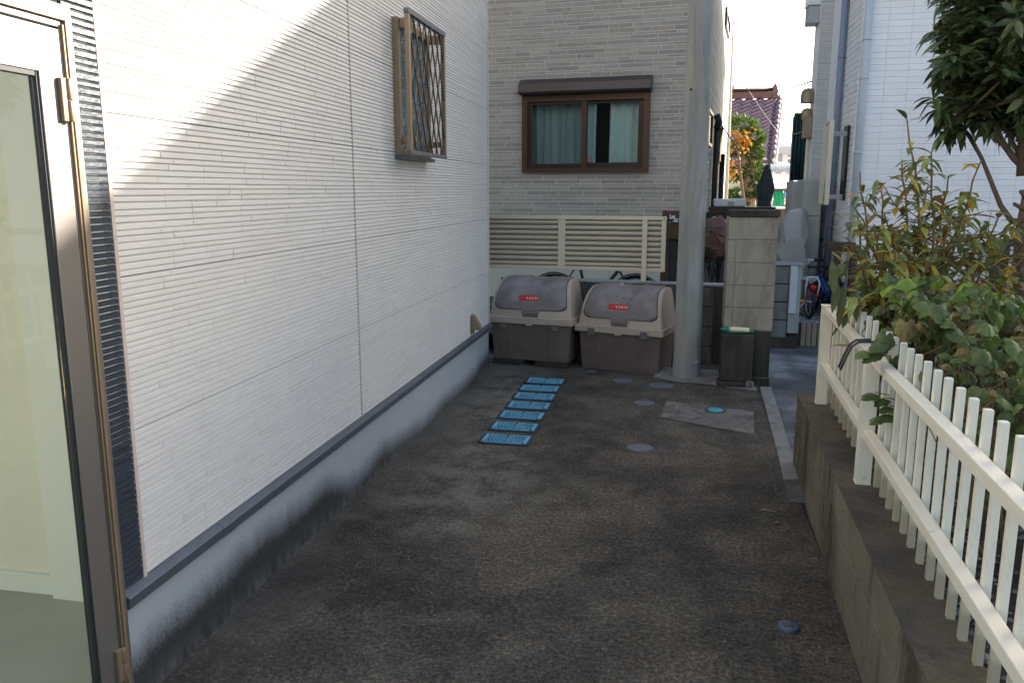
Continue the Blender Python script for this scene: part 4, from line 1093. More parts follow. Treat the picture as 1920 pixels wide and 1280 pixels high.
# storage cabinets
def cabinet(px0, px1, y, ytop, ymid, label):
    x0, x1 = at(px0, 420, y).x, at(px1, 420, y).x; z1 = at((px0+px1)/2, ytop, y).z; zm = at((px0+px1)/2, ymid, y).z
    t = thing('storage_cabinet', label, 'cabinet', ((x0+x1)/2, y, .2), 0, 'grey storage cabinets by the tiled house')
    m = MB(); m.box(x0, x1, y, y+.5, .2, z1); m.build('carcass', 'grey_metal', t, bevel=.006)
    for a, b in ((.26, zm-.004), (zm+.004, z1-.02)):
        m = MB(); m.box(x0+.015, x1-.012, y-.018, y-.001, a, b); d = m.build('door', 'grey_metal', t, bevel=.005)
        m = MB(); m.box(x0+.03, x0+.042, y-.024, y-.018, (a+b)/2-.05, (a+b)/2+.05); m.build('handle', 'steel', d)
cabinet(1503, 1538, 9.85, 337, 405, 'grey storage cabinet against the tiled house wall, the nearer one')
cabinet(1481, 1503, 10.3, 340, 399, 'narrower grey storage cabinet behind the covered motorbike')
# corrugated green sheet
y = 12.2; xa, xb = at(1486, 270, y).x, at(1532, 270, y).x; z0, z1 = at(1500, 338, y).z, at(1500, 212, y).z
m = MB(); N = 60
rows = [[(xa+(xb-xa)*i/N, y+.025*math.sin(i/N*2*math.pi*6.5), z) for i in range(N+1)] for z in (z0, (z0+z1)/2, z1)]
m.loft(rows); t = thing('corrugated_screen', 'dark green corrugated screen standing above the storage cabinets', 'screen', (xa, y, -.05)); m.build('sheet', 'green_sheet', t, solid=.006)
m = MB(); m.tube([(xa+.02, y+.05, -.05), (xa+.02, y+.05, z1-.05)], .03, 8); m.tube([(xb-.02, y+.05, -.05), (xb-.02, y+.05, z1-.05)], .03, 8); m.build('post', 'grey_metal', t)
# covered motorbike
def draped(name, label, secs, mat):
    m = MB(); rows = []
    for (c, hwid, zb, zt_, sk) in secs:
        r = []
        for k in range(25):
            a = math.pi*k/24; ca = math.cos(a); sa = math.sin(a)
            w = hwid*(abs(ca)**.5)*(1 if ca > 0 else -1)
            w *= 1+.10*math.sin(k*2.6+sk*.4)+.05*math.sin(k*5.1+sk); z = zb+(zt_-zb)*(sa**.5)-.10*(1-ca)*sa*(zt_-zb)
            r.append((c[0]+w+.012*math.sin(z*17+sk), c[1], z))
        rows.append(r)
    m.loft(rows)
    for rr in (rows[0], rows[-1]): m.add(rr, [tuple(range(len(rr)))])
    return tag(m.build(name, mat), label, 'covered motorbike')
cx = at(1482, 430, 9.75).x
draped('covered_motorbike', 'motorbike under a crumpled grey cover beside the storage cabinets',
       [((cx+.0, 9.44), .135, .25, 1.16, 0), ((cx+.0, 9.47), .165, .2, 1.38, 1), ((cx+.01, 9.55), .175, .2, 1.48, 2), ((cx+.02, 9.7), .175, .2, 1.52, 3), ((cx+.02, 9.9), .17, .2, 1.46, 4), ((cx+.03, 10.08), .13, .2, 1.0, 5)], 'grey_cover')
# ---- bicycles
def bicycle(label, loc, rz, frame_mat, r=.32, wb=1.02, basket=None, hb_mat='steel', saddle='black_plastic', carrier=None, kids=False, bar_h=.98, seat_h=.80, fender=None, bag=None, group='bicycles parked around the alley', grip='rubber_black', rise=True, bw=.29):
    t = thing('bicycle', label, 'bicycle', loc, rz, group, local=True)
    def ring(R, rr, cx, n=28): return [(cx+R*math.cos(2*math.pi*i/n), 0, r+R*math.sin(2*math.pi*i/n)) for i in range(n)]
    tw = .020 if kids else .017
    for cx in (-wb/2, wb/2):
        m = MB(); m.tube(ring(r-tw, tw, cx), tw, 8, closed=True); w = m.build('wheel', 'rubber_black', t)
        m = MB(); m.tube(ring(r-2.1*tw, .009, cx), .009, 6, closed=True); m.build('rim', 'steel', w)
        m = MB(); m.tube([(cx, -.04, r), (cx, .04, r)], .018, 8)
        for i in range(14):
            a = 2*math.pi*i/14; s = .02*(1 if i % 2 else -1)
            m.tube([(cx, s, r), (cx+(r-2.1*tw)*math.cos(a), 0, r+(r-2.1*tw)*math.sin(a))], .0014, 4, caps=False)
        m.build('spokes', 'steel', w)
    bb = (-.08*wb, 0, r*.92); st = (-.22*wb, 0, seat_h-.06); hd0 = (wb/2-.17, 0, r*2+.06); hd1 = (wb/2-.22, 0, bar_h-.10)
    m = MB(); R_ = .016
    m.tube([bb, st], R_, 8); m.tube([bb, ((bb[0]+hd0[0])/2, 0, (bb[2]+hd0[2])/2-.02), hd0], R_*1.15, 8); m.tube([(st[0]*.9, 0, seat_h-.22), hd0], R_, 8)
    m.tube([hd0, hd1], R_*1.2, 8)
    for s in (-.045, .045):
        m.tube([bb, (-wb/2, s, r)], .010, 6); m.tube([(st[0], 0, seat_h-.20), (-wb/2, s, r)], .009, 6); m.tube([(hd0[0], s*.6, hd0[2]-.02), (wb/2-.05, s, r+.1), (wb/2, s, r)], .011, 6)
    m.build('frame', frame_mat, t)
    m = MB(); 
    if rise: m.tube([(hd1[0]-.14, -.27, bar_h+.0), (hd1[0]-.05, -.24, bar_h+.03), (hd1[0], -.08, bar_h-.04), (hd1[0], .08, bar_h-.04), (hd1[0]-.05, .24, bar_h+.03), (hd1[0]-.14, .27, bar_h+.0)], .011, 8)
    else: m.tube([(hd1[0], -bw, bar_h+.02), (hd1[0], -.1, bar_h+.02), (hd1[0], .1, bar_h+.02), (hd1[0], bw, bar_h+.02)], .013, 8); m.tube([(hd1[0], -.08, bar_h+.02), (hd1[0]+.01, 0, bar_h-.08), (hd1[0], .08, bar_h+.02)], .009, 6)
    m.tube([(hd1[0]+.005, 0, bar_h-.16), (hd1[0], 0, bar_h-.03)], .013, 8)
    h = m.build('handlebar', hb_mat, t)
    for s in (-1, 1):
        m = MB()
        if rise: m.tube([(hd1[0]-.07, s*.25, bar_h+.02), (hd1[0]-.15, s*.272, bar_h-.003)], .017, 8)
        else: m.tube([(hd1[0], s*(bw-.09), bar_h+.02), (hd1[0], s*(bw+.01), bar_h+.02)], .018, 8)
        m.build('grip', grip, h)
    m = MB(); sx = st[0]-.02
    rows = []
    for f, w, dz in ((-.13, .02, .0), (-.11, .085, .012), (-.04, .09, .012), (.04, .05, .008), (.11, .025, .004), (.135, .01, -.01)):
        rows.append([(sx+f, w*math.cos(a), seat_h+dz+.028*math.sin(a)) for a in [2*math.pi*k/10 for k in range(11)]])
    m.loft(rows); m.add(rows[0][:10], [tuple(range(10))]); m.add(rows[-1][:10], [tuple(range(10))]); m.build('saddle', saddle, t)
    m = MB(); m.tube([(st[0]+.03, 0, seat_h-.22), (sx, 0, seat_h)], .012, 8); m.build('seat_post', 'steel', t)
    if fender:
        for cx, a0, a1 in ((-wb/2, 25, 200), (wb/2, 20, 165)):
            m = MB(); rows = []
            for k in range(17):
                a = math.radians(a0+(a1-a0)*k/16); rows.append([(cx+(r+.018+e)*math.cos(a), w, r+(r+.018+e)*math.sin(a)) for w, e in ((-.028, -.012), (-.016, .0), (.016, 0), (.028, -.012))])
            m.loft(rows); m.build('mudguard', fender, t, solid=.002)
    m = MB(); m.lathe([(.0, -.004), (.085, -.004), (.085, .004), (0, .004)], (0, 0, 0), 20)
    m.v = [(bb[0]+x, -.05+z, bb[2]+y) for x, y, z in m.v]
    m.tube([bb, (bb[0], -.08, bb[2])], .009, 6); m.tube([(bb[0], -.075, bb[2]), (bb[0]+.12, -.085, bb[2]-.08)], .008, 6); m.tube([(bb[0], .075, bb[2]), (bb[0]-.12, .085, bb[2]+.08)], .008, 6)
    m.build('crank', 'black_plastic', t)
    m = MB(); m.box(bb[0]+.08, bb[0]+.16, -.13, -.085, bb[2]-.095, bb[2]-.075); m.build('pedal', 'black_plastic', t); m = MB(); m.box(bb[0]-.16, bb[0]-.08, .085, .13, bb[2]+.07, bb[2]+.09); m.build('pedal', 'black_plastic', t)
    if carrier:
        m = MB(); m.tube([(-wb/2-.02, -.06, r+.02), (-wb/2-.10, -.07, seat_h-.02), (-wb/2-.07, -.05, seat_h+.05), (-wb/2-.07, .05, seat_h+.05), (-wb/2-.10, .07, seat_h-.02), (-wb/2-.02, .06, r+.02)], .009, 6)
        m.tube([(-wb/2-.07, -.05, seat_h+.04), (st[0], -.02, seat_h-.08)], .007, 6); m.tube([(-wb/2-.07, .05, seat_h+.04), (st[0], .02, seat_h-.08)], .007, 6); m.build('carrier', carrier, t)
        m = MB(); m.lathe([(0, -.012), (.032, -.01), (.032, .01), (0, .014)], (0, 0, 0), 14); m.v = [(-wb/2-.115-z, x, seat_h-.06+y) for x, y, z in m.v]; m.build('reflector', 'reflector_red', t)
        m = MB(); m.obox((-wb/2-.05, .09, r+.02), .02, .05, .03); m.build('pedal_reflector', 'reflector_amber', t)
        if kids:
            m = MB(); m.tube([(-wb/2-.02, -.055, r+.03), (-wb/2-.15, -.05, r+.10), (-wb/2-.15, .05, r+.10), (-wb/2-.02, .055, r+.03)], .009, 6); m.build('guard_bar', 'red_paint', t)
    if basket:
        m = MB(); x0 = hd1[0]+.06; zb, zt_ = bar_h-.28, bar_h-.06
        loops = []
        for z, l, w in ((zb, .20, .11), (zb+.055, .22, .125), (zb+.11, .24, .135), (zb+.165, .26, .15), (zt_, .28, .16)):
            m.tube([(x0, -w, z), (x0+l, -w, z), (x0+l, w, z), (x0, w, z)], .0035 if z < zt_ else .006, 5, closed=True)
        for k in range(7):
            f = -1+2*k/6
            m.tube([(x0+.20, f*.11, zb), (x0+.28, f*.16, zt_)], .0025, 4); m.tube([(x0, f*.11, zb), (x0, f*.16, zt_)], .0025, 4)
            g = k/6; m.tube([(x0+.2*g, -.11, zb), (x0+.28*g, -.16, zt_)], .0025, 4); m.tube([(x0+.2*g, .11, zb), (x0+.28*g, .16, zt_)], .0025, 4)
            m.tube([(x0, f*.11, zb), (x0+.20, f*.11, zb)], .0025, 4)
        m.build('basket', basket, t)
    m = MB(); m.tube([(-wb/2, .05, r), (-wb/2+.06, .17, .01)], .008, 6); m.build('kickstand', 'steel', t)
    return t
p = at(1037, 520, 8.45)
bicycle('green bicycle with a black wire basket showing under the louvre fence', (p.x+.44, 8.45, .16), 0, 'green_bike', r=.285, wb=.86, basket='wire_dark', hb_mat='bronze_dark', bar_h=.99, seat_h=.86, fender='bronze_dark')
p = at(1330, 520, 8.9)
bicycle('dark bicycle with a brown cloth over its basket, between the pole and pillar', (p.x+.02, 9.25, .16), math.radians(-98), 'bronze_dark', r=.33, basket='wire_dark', hb_mat='steel', bar_h=1.12, seat_h=.95, fender='bronze_dark')
bx, by = p.x+.01, 8.72
m = MB(); rows = []
for j, (f, hw_, z0_, z1_) in enumerate(((-.10, .10, 1.0, 1.18), (-.05, .17, .90, 1.30), (.05, .19, .88, 1.33), (.15, .18, .88, 1.28), (.24, .14, .92, 1.20), (.28, .06, .98, 1.12))):
    rows.append([(bx+hw_*math.cos(a)*(1+.13*math.sin(5*a+j)+.08*math.sin(9*a-j)), by+f+.02*math.sin(6*a), (z0_+z1_)/2+(z1_-z0_)/2*math.sin(a)*(1+.13*math.sin(4*a+2*j)+.07*math.sin(11*a))) for a in [2*math.pi*k/20 for k in range(21)]])
m.loft(rows); m.add(rows[0][:20], [tuple(range(20))]); m.add(rows[-1][:20], [tuple(range(20))])
tag(m.build('basket_cover', 'brown_fabric'), 'brown fluffy cloth cover over the basket of the dark bicycle', 'cloth')
p = at(1362, 500, 9.6)
bicycle('second dark bicycle farther back, just left of the block pillar', (p.x+.06, 9.95, .16), math.radians(80), 'bronze_dark', r=.33, hb_mat='steel', bar_h=1.08, seat_h=.9, saddle='black_plastic')
p = at(1507, 590, 9.15)
bicycle("child's white and red bicycle with a silver carrier hoop, rear wheel towards us", (p.x+.035, 9.50, .205), math.radians(95), 'blue_paint', r=.190, wb=.58, basket='white_gloss', hb_mat='white_gloss', saddle='seat_grey', carrier='white_gloss', kids=True, bar_h=.60, seat_h=.42, fender=None, rise=False, bw=.20)
p = at(1541, 590, 9.3)
bicycle('dark blue bicycle leaning beside the silver hooped child bicycle', (p.x+.06, 9.55, .205), math.radians(112), 'blue_paint', r=.20, wb=.62, hb_mat='bronze_dark', bar_h=.52, seat_h=.44, fender='bronze_dark', rise=False)
p = at(1512, 470, 9.95)
bicycle('black bicycle farthest back, only its handlebar showing above the white handlebar', (p.x-.08, 10.05, .205), math.radians(75), 'bronze_dark', r=.2, wb=.6, hb_mat='bronze_dark', bar_h=.80, seat_h=.55, rise=False)

# brown aluminium frame at the edge of the gravel, partly behind the shrub
t = thing('brown_handrail', 'dark brown metal handrail frame standing on the gravel behind the shrub', 'handrail', (2.4, 8.93, -.05))
def post(px, py, y, w=.06, z1=None): 
    x = at(px, py, y).x; m = MB(); m.box(x-w/2, x+w/2, y-w/2, y+w/2, -.1, z1); m.build('post', 'dark_brown_metal', t, bevel=.003)
zr = at(1900, 462, 8.9).z; zl = at(1560, 470, 8.9).z
for px, w in ((1596, .07), (1566, .06), (1757, .06), (1863, .09), (1879, .05), (1921, .05)): post(px, 540, 8.9, w, zr if px > 1700 else zl)
m = MB(); m.box(at(1872, 455, 8.9).x, 5, 8.86, 8.94, zr, zr+.075); m.build('rail', 'dark_brown_metal', t, bevel=.004)
m = MB(); m.prism([(at(1543, 460, 8.9).x, zl+.09), (at(1550, 470, 8.9).x, zl), (at(1600, 470, 8.9).x, zl), (at(1600, 470, 8.9).x, zl+.09)], 'y', 8.8, 9.0); m.build('rail', 'dark_brown_metal', t, bevel=.004)
t = thing('water_hose', 'pale hose hanging down the plinth of the tiled house', 'hose', (2.6, 9.1, .2))
a = at(1848, 520, 9.12); b = at(1846, 608, 9.12)
m = MB(); m.tube([a, (a.x-.01, 9.12, a.z-.15), (b.x-.03, 9.12, b.z+.25), (b.x, 9.1, .22)], .014, 8); m.build('tube', 'white_sheet', t)
# rusty wire trellis and plastic bag in the bed
y = 3.6; t = thing('wire_trellis', 'thin rusty wire trellis at the right edge behind the vine', 'trellis', (1.9, y, .4))
m = MB()
for py in (627, 641): 
    a = at(1855, py, y); m.tube([a, (a.x+.5, y, a.z+.01)], .0035, 6)
for px in (1880, 1895, 1925): 
    a = at(px, 630, y); m.tube([(a.x, y, .36), (a.x, y, a.z+.05)], .003, 6)
m.build('wire', 'brown_metal', t)
m = MB(); c = at(1925, 690, 3.3); rows = []
for j in range(9):
    ph = math.pi*j/8; rows.append([(c.x+.115*math.sin(ph)*math.cos(a)*(1+.22*math.sin(3*a+j)), c.y+.09*math.sin(ph)*math.sin(a)*(1+.2*math.sin(4*a+2*j)), c.z-.16*math.cos(ph)*-1*(1+.12*math.sin(5*a+j))) for a in [2*math.pi*k/18 for k in range(19)]])
m.loft(rows, smooth=False); tag(m.build('plastic_bag', 'plastic_bag'), 'crumpled white plastic bag among the leaves at the right edge', 'bag')
# ================================================================ BEYOND THE ALLEY
# brown fence frame with the white box on it
y = 11.4; z = at(1390, 388, y).z
t = thing('brown_gate', 'dark brown metal frame crossing the alley behind the block pillar', 'gate', (at(1390, 388, y).x, y, -.05))
m = MB(); m.box(at(1330, 388, y).x, at(1455, 388, y).x, y, y+.12, z-.09, z); m.build('rail', 'dark_brown_metal', t, bevel=.004)
for px in (1336, 1452): m = MB(); x = at(px, 420, y).x; m.box(x-.045, x+.045, y+.002, y+.118, -.05, z-.092); m.build('post', 'dark_brown_metal', t, bevel=.004)
m = MB(); x = at(1351, 420, y).x; m.tube([(x, y+.2, -.05), (x, y+.2, z-.1)], .018, 8); m.build('white_pole', 'white_gloss', t)
m = MB(); x0 = at(1300, 420, y).x; x1 = at(1446, 420, y).x
for k in range(13): m.box(x0, x1, y+.03, y+.045+.002*(k % 2), .0+.10*k, .0+.10*k+.0995)
m.build('slats', 'bronze_dark', t)
xa, xb = at(1338, 380, 11.5).x, at(1398, 380, 11.5).x
t = thing('white_box', 'white box standing on the brown frame in front of the clipped tree', 'box', ((xa+xb)/2, 11.5, z))
m = MB(); m.box(xa, xb, 11.38, 11.7, z+.002, at(1370, 373, 11.5).z); m.build('case', 'white_gloss', t, bevel=.02, seg=3)
m = MB(); m.box(xa+.18, xa+.26, 11.372, 11.381, z+.01, z+.07); m.build('clasp', 'grey_metal', t)
# closed garden umbrella
y = 13.2
t = thing('closed_umbrella', 'closed dark grey garden umbrella standing above the block pillar', 'umbrella', (at(1436, 390, y).x, y, -.05))
m = MB(); rows = []
for py, hw_, cx in ((309, 4, 1439), (322, 8, 1438), (340, 14, 1437), (352, 17, 1436), (372, 14, 1434), (380, 12, 1433), (392, 17, 1432), (396, 14, 1431)):
    c = at(cx, py, y); w = .74*hw_*y/1512; r = []
    for k in range(33):
        a = 2*math.pi*k/32; s = w*(1+.28*math.cos(8*a+py*.03))
        r.append((c.x+s*math.cos(a), y+s*math.sin(a), c.z))
    rows.append(r)
m.loft(rows); m.add(rows[0][:32], [tuple(range(32))]); m.build('canopy', 'umbrella_cloth', t)
c = at(1437, 394, y); m = MB(); m.tube([(c.x, y, -.05), (c.x, y, c.z+.8)], .025, 8); m.tube([(c.x, y, -.05), (c.x, y, .05)], .22, 16); m.build('pole', 'grey_metal', t)
m = MB(); m.box(c.x-.05, c.x+.09, y-.25, y-.05, c.z-.3, c.z+.02); m.build('crank_box', 'pipe_grey', t, bevel=.01)

# tiled roof house
y = 33.0
t = thing('tile_roof_house', 'old house with a wavy purple brown glazed tile roof beyond the clipped tree', 'house', (at(1400, 300, y).x, y+2, -.3))
eL, eR = at(1330, 306, y-2), at(1449, 300, y-2); rL, rR = at(1330, 186, y+1.6), at(1462, 186, y+1.6)
vx = Vector((1, 0, 0))
def roofpt(u, v):     # u along eave (metres from right verge, negative left), v from eave 0 to ridge 1
    p = eR.lerp(rR, v); return Vector((p.x+u, p.y, p.z))
W_ = 4.2; NR = 15; nw = 10; rowsn = []
m = MB()
for i in range(NR):
    v0, v1 = i/NR, (i+1)/NR+.012
    low = []; top = []
    for k in range(nw*10+1):
        u = -W_+W_*k/(nw*10); ph = (k % 10)/10
        h = .055*math.sin(2*math.pi*ph) - .02*math.sin(4*math.pi*ph)
        a = roofpt(u, v0); b = roofpt(u, v1)
        low.append((a.x, a.y-.02, a.z+h+.085)); top.append((b.x, b.y-.02, b.z+h+.012))
    und = [(x, yy+.01, z-.055) for x, yy, z in low]
    m.loft([low, top]); m.loft([und, low], smooth=False)
m.build('roof', 'roof_tile', t)
m = MB(); a, b = roofpt(-W_, 1), roofpt(-.28, 1); m.box(a.x, b.x, a.y-.1, a.y+.25, a.z+.05, a.z+.30); 
for k in range(5): m.box(a.x, b.x, a.y-.13, a.y+.28, a.z+.30+.0, a.z+.34)
m.tube([(a.x, a.y+.08, a.z+.36), (b.x, b.y+.08, b.z+.36)], .09, 10); m.build('ridge', 'roof_ridge', t)
m = MB(); m.prism([(b.x-.02, b.z), (b.x+.16, b.z), (b.x+.2, b.z+.30), (b.x+.10, b.z+.62), (b.x, b.z+.5)], 'y', b.y-.15, b.y+.3); m.build('ridge_end_tile', 'roof_ridge', t, bevel=.02)
m = MB()
for i in range(12):
    v = i/12; p = roofpt(-.02, v); q_ = roofpt(-.02, v+.09); m.tube([(p.x, p.y, p.z+.13), (q_.x, q_.y, q_.z+.10)], .095, 8)
m.build('verge_tiles', 'roof_tile', t)
m = MB(); a, b = roofpt(.04, 0), roofpt(.04, 1); b2 = roofpt(.04, 1); 
vs = [(a.x, a.y-.1, a.z+.05), (b.x, b.y, b.z+.05), (b.x, b.y, b.z-.35), (a.x, a.y-.1, a.z-.35)]; vs += [(x+.09, yy, z) for x, yy, z in vs]
m.add(vs, [(0, 1, 2, 3), (7, 6, 5, 4), (0, 4, 5, 1), (1, 5, 6, 2), (2, 6, 7, 3), (3, 7, 4, 0)]); m.build('verge_board', 'cream_wall', t)
m = MB(); a = roofpt(-W_, 0); m.box(a.x, eR.x, eR.y+.05, eR.y+.15, eR.z-.12, eR.z+.01); m.build('eave_board', 'roof_ridge', t)
m = MB(); wx = eR.x-.25; m.box(eR.x-W_, wx, eR.y+.7, eR.y+6, -.3, eR.z+.05); 
m.add([(wx, eR.y+.7, eR.z), (wx, eR.y+6, eR.z), (wx, rR.y, rR.z-.2)], [(0, 1, 2)]); m.build('wall', 'cream_wall', t)
m = MB(); m.box(wx-.02, wx+.08, eR.y+.6, eR.y+.7, -.3, eR.z); m.build('corner_post', 'white_gloss', t); m = MB(); m.tube([(wx-.14, eR.y+.62, -.3), (wx-.14, eR.y+.62, eR.z)], .045, 8); m.build('downpipe', 'roof_ridge', t)
m = MB(); 
for px in (1352, 1372): p = at(px, 372, eR.y+.68); m.box(p.x-.22, p.x+.22, eR.y+.64, eR.y+.70, .35, p.z+.35)
m.build('window', 'room_dark', t)
# far houses, shed, stall
y = 55; t = thing('far_house', 'pale distant house with a lavender grey roof above the white shed', 'house', (at(1475, 300, y).x, y, -.3))
a, b = at(1448, 300, y), at(1500, 266, y); m = MB(); m.box(a.x, b.x+.6, y, y+5, -.3, at(1470, 283, y).z); m.build('wall', 'pale_wall', t)
m = MB(); z0 = at(1470, 284, y).z; z1 = at(1470, 264, y).z; m.prism([(y-.4, z0), (y+2.5, z1), (y+5.4, z0), (y+5.4, z0-.12), (y-.4, z0-.12)], 'x', a.x-.3, b.x+.8); m.build('roof', 'lav_roof', t)
m = MB(); p = at(1466, 308, y); m.box(p.x-.2, p.x+.2, y-.03, y, p.z-.35, p.z+.5); p = at(1484, 306, y); m.box(p.x-.25, p.x+.25, y-.03, y, p.z-.3, p.z+.4); m.build('window', 'lav_roof', t)
y = 40; t = thing('porch_house', 'white house corner with a small pent roof behind the umbrella', 'house', (at(1470, 300, y).x, y, -.3))
m = MB(); a, b = at(1440, 300, y), at(1478, 288, y); m.box(a.x, b.x, y, y+3, -.3, b.z); m.build('wall', 'white_gloss', t)
m = MB(); c = at(1484, 300, y); m.prism([(a.x+.3, b.z+.30), (b.x+.1, b.z+.30), (c.x, c.z+.15), (c.x, c.z+.05), (b.x, b.z), (a.x+.3, b.z)], 'y', y-.3, y+3.2); m.build('roof', 'awning', t)
m = MB(); p = at(1461, 305, y); m.box(p.x-.12, p.x+.12, y-.02, y, p.z-.9, p.z+.6); m.build('window', 'lav_roof', t)
y = 29; t = thing('white_shed', 'low white shed with a wavy roof edge behind the umbrella', 'shed', (at(1468, 330, y).x, y, -.3))
a, b = at(1446, 326, y), at(1488, 326, y); m = MB(); m.box(a.x, b.x, y, y+2, at(1468, 347, y).z-0, a.z); m.box(a.x, a.x+.08, y, y+.1, -.3, at(1468, 347, y).z); m.box(b.x-.08, b.x, y, y+.1, -.3, at(1468, 347, y).z); m.build('wall', 'white_gloss', t)
m = MB(); N = 60; z_ = at(1468, 322, y).z
m.loft([[(a.x-.1+(b.x-a.x+.2)*i/N, yy, zz+.035*math.sin(i/N*2*math.pi*8)) for i in range(N+1)] for yy, zz in ((y-.25, z_), (y+2.2, z_+.35))]); m.build('roof', 'awning', t, solid=.02)
m = MB(); m.box(a.x, b.x, y+1.2, y+1.3, -.3, at(1468, 347, y).z); m.build('back_wall', 'dark_brown_metal', t)
y = 25; t = thing('market_table', 'white topped awning table with green netting and goods at the end of the alley', 'stall', (at(1468, 380, y).x, y, -.05))
a, b = at(1446, 353, y), at(1496, 340, y); zt = at(1468, 340, y).z; zb = at(1468, 354, y).z
m = MB(); m.prism([(y-.3, zb), (y+.9, zt), (y+.9, zt+.03), (y-.3, zb+.03)], 'x', a.x, b.x+.1); m.build('awning', 'white_sheet', t)
m = MB()
for px in (1446, 1496): x = at(px, 370, y).x; m.tube([(x, y-.2, -.05), (x, y-.2, zb)], .03, 8)
m.build('post', 'grey_metal', t)
m = MB(); a2, b2 = at(1442, 395, y), at(1494, 388, y); m.box(a2.x, b2.x, y-.2, y+.6, b2.z-.05, b2.z); m.build('table_top', 'white_gloss', t)
t = thing('green_net', 'bright green netting hung under the awning at the end of the alley', 'net', (at(1456, 370, y).x, y, .8))
m = MB(); a, b = at(1448, 386, y+.2), at(1470, 358, y+.2); N = 16
m.loft([[(a.x+(b.x-a.x)*i/N, y+.2+.04*math.sin(i*1.3+j), a.z+(b.z-a.z)*j/6) for i in range(N+1)] for j in range(7)]); m.build('netting', 'green_net', t, solid=.008)
t = thing('painted_board', 'small blue and cream painted board beside the green netting', 'board', (at(1476, 372, y).x, y, .8))
m = MB(); a, b = at(1470, 384, y+.25), at(1484, 360, y+.25); zm = (a.z*.45+b.z*.55); m.box(a.x, b.x, y+.25, y+.28, zm, b.z); m.build('board', 'sky_blue_sheet', t); m = MB(); m.box(a.x, b.x, y+.251, y+.279, a.z, zm-.002); m.build('board_lower', 'cream_wall', t)
y = 38; t = thing('blue_flag', 'small blue sheet on a pole above the tile roof', 'flag', (at(1364, 172, y).x, y, -.3))
m = MB(); a = at(1364, 171, y); b = at(1377, 160, y); m.add([(a.x, y, a.z), (b.x-.03, y, a.z-.03), (b.x, y+.02, b.z), (a.x, y, b.z-.02)], [(0, 1, 2, 3)]); m.build('sheet', 'sky_blue_sheet', t, solid=.01)
m = MB(); m.tube([(a.x, y, -.3), (a.x, y, b.z+.05)], .03, 6); m.build('pole', 'white_gloss', t)
def cable(pts, r, label):
    m = MB(); m.tube(pts, r, 5); tag(m.build('overhead_cable', 'wire_dark'), label, 'cable', 'overhead cables above the alley')
def sag(a, b, s, n=10): return [a.lerp(b, i/n)+Vector((0, 0, -s*4*(i/n)*(1-i/n))) for i in range(n+1)]
cable(sag(at(1440, 172, 33), at(1530, 150, 11.5), .05), .012, 'thin dark overhead cable rising to the tiled house above the tile roof')
cable(sag(at(1400, 165, 26), at(1456, 245, 26), .03), .012, 'pale thin cable slanting down across the tile roof')
cable(sag(at(1484, 252, 12.0), at(1522, 238, 10.5), .02), .008, 'thin cable running from the green screen to the meter box')

# ================================================================ PLANTS
LIM = [None]
def leaf(mb, p, d, up, L, W, col, droop=.25, fold=.25, ovate=.45):
    """lance leaf: 4 stations along a drooping midrib, folded blade"""
    d = Vector(d).normalized(); s = d.cross(Vector(up))
    if LIM[0] and (p[0]+d.x*L)/p[1] < LIM[0]: return
    if s.length < 1e-3: s = d.orthogonal()
    s.normalize(); n = s.cross(d).normalized(); p = Vector(p)
    st = ((0, .02), (.22, .75*ovate/.45), (.5, 1.0), (.78, .62), (1, .02)); vs = []
    for f, w in st:
        c = p+d*(L*f)+Vector((0, 0, -droop*L*f*f)); e = s*(W*.5*min(1, w)); h = n*(abs(W)*.5*min(1, w)*fold)
        vs += [c+e+h, c, c-e+h]
    fs = []
    for i in range(4):
        b = i*3; fs += [(b, b+1, b+4, b+3), (b+1, b+2, b+5, b+4)]
    mb.add(vs, fs, col, True)
def broadleaf(mb, p, d, n, R, col, droop=.35, pleat=.04, lobes=5):
    d = Vector(d).normalized(); n = Vector(n).normalized(); s = d.cross(n).normalized(); n = s.cross(d).normalized(); p = Vector(p)
    N = 28; mid = []; rim = []
    for k in range(N):
        a = -math.pi+2*math.pi*k/N
        rr = R*(.94+.05*math.cos(lobes*a)+(.055 if k % 2 else -.02))*(1+.42*max(0, 1-abs(a)/.6)**1.4)*(.60 if abs(abs(a)-math.pi) < .25 else 1)
        for lst, f in ((mid, .55), (rim, 1.0)):
            q = d*(rr*f*math.cos(a)+R*.55)+s*(rr*f*math.sin(a)*.98)
            pl = pleat*R*math.cos(7*a)*f*.9
            lst.append(p+q+n*(pl-droop*R*f*f)+Vector((0, 0, -.25*droop*R*f*f*(1+math.cos(a)))))
    c = p+d*R*.55
    vs = [c]+mid+rim; fs = []
    for k in range(N):
        j = (k+1) % N; fs += [(0, 1+k, 1+j), (1+k, 1+N+k, 1+N+j, 1+j)]
    mb.add(vs, fs, col, True)
def curve(p0, d0, L, n, wob, grav, rd):
    pts = [Vector(p0)]; d = Vector(d0).normalized()
    for i in range(n):
        d = (d+Vector((rd.uniform(-wob, wob), rd.uniform(-wob, wob), rd.uniform(-wob, wob)-grav))).normalized(); pts.append(pts[-1]+d*(L/n))
    return pts
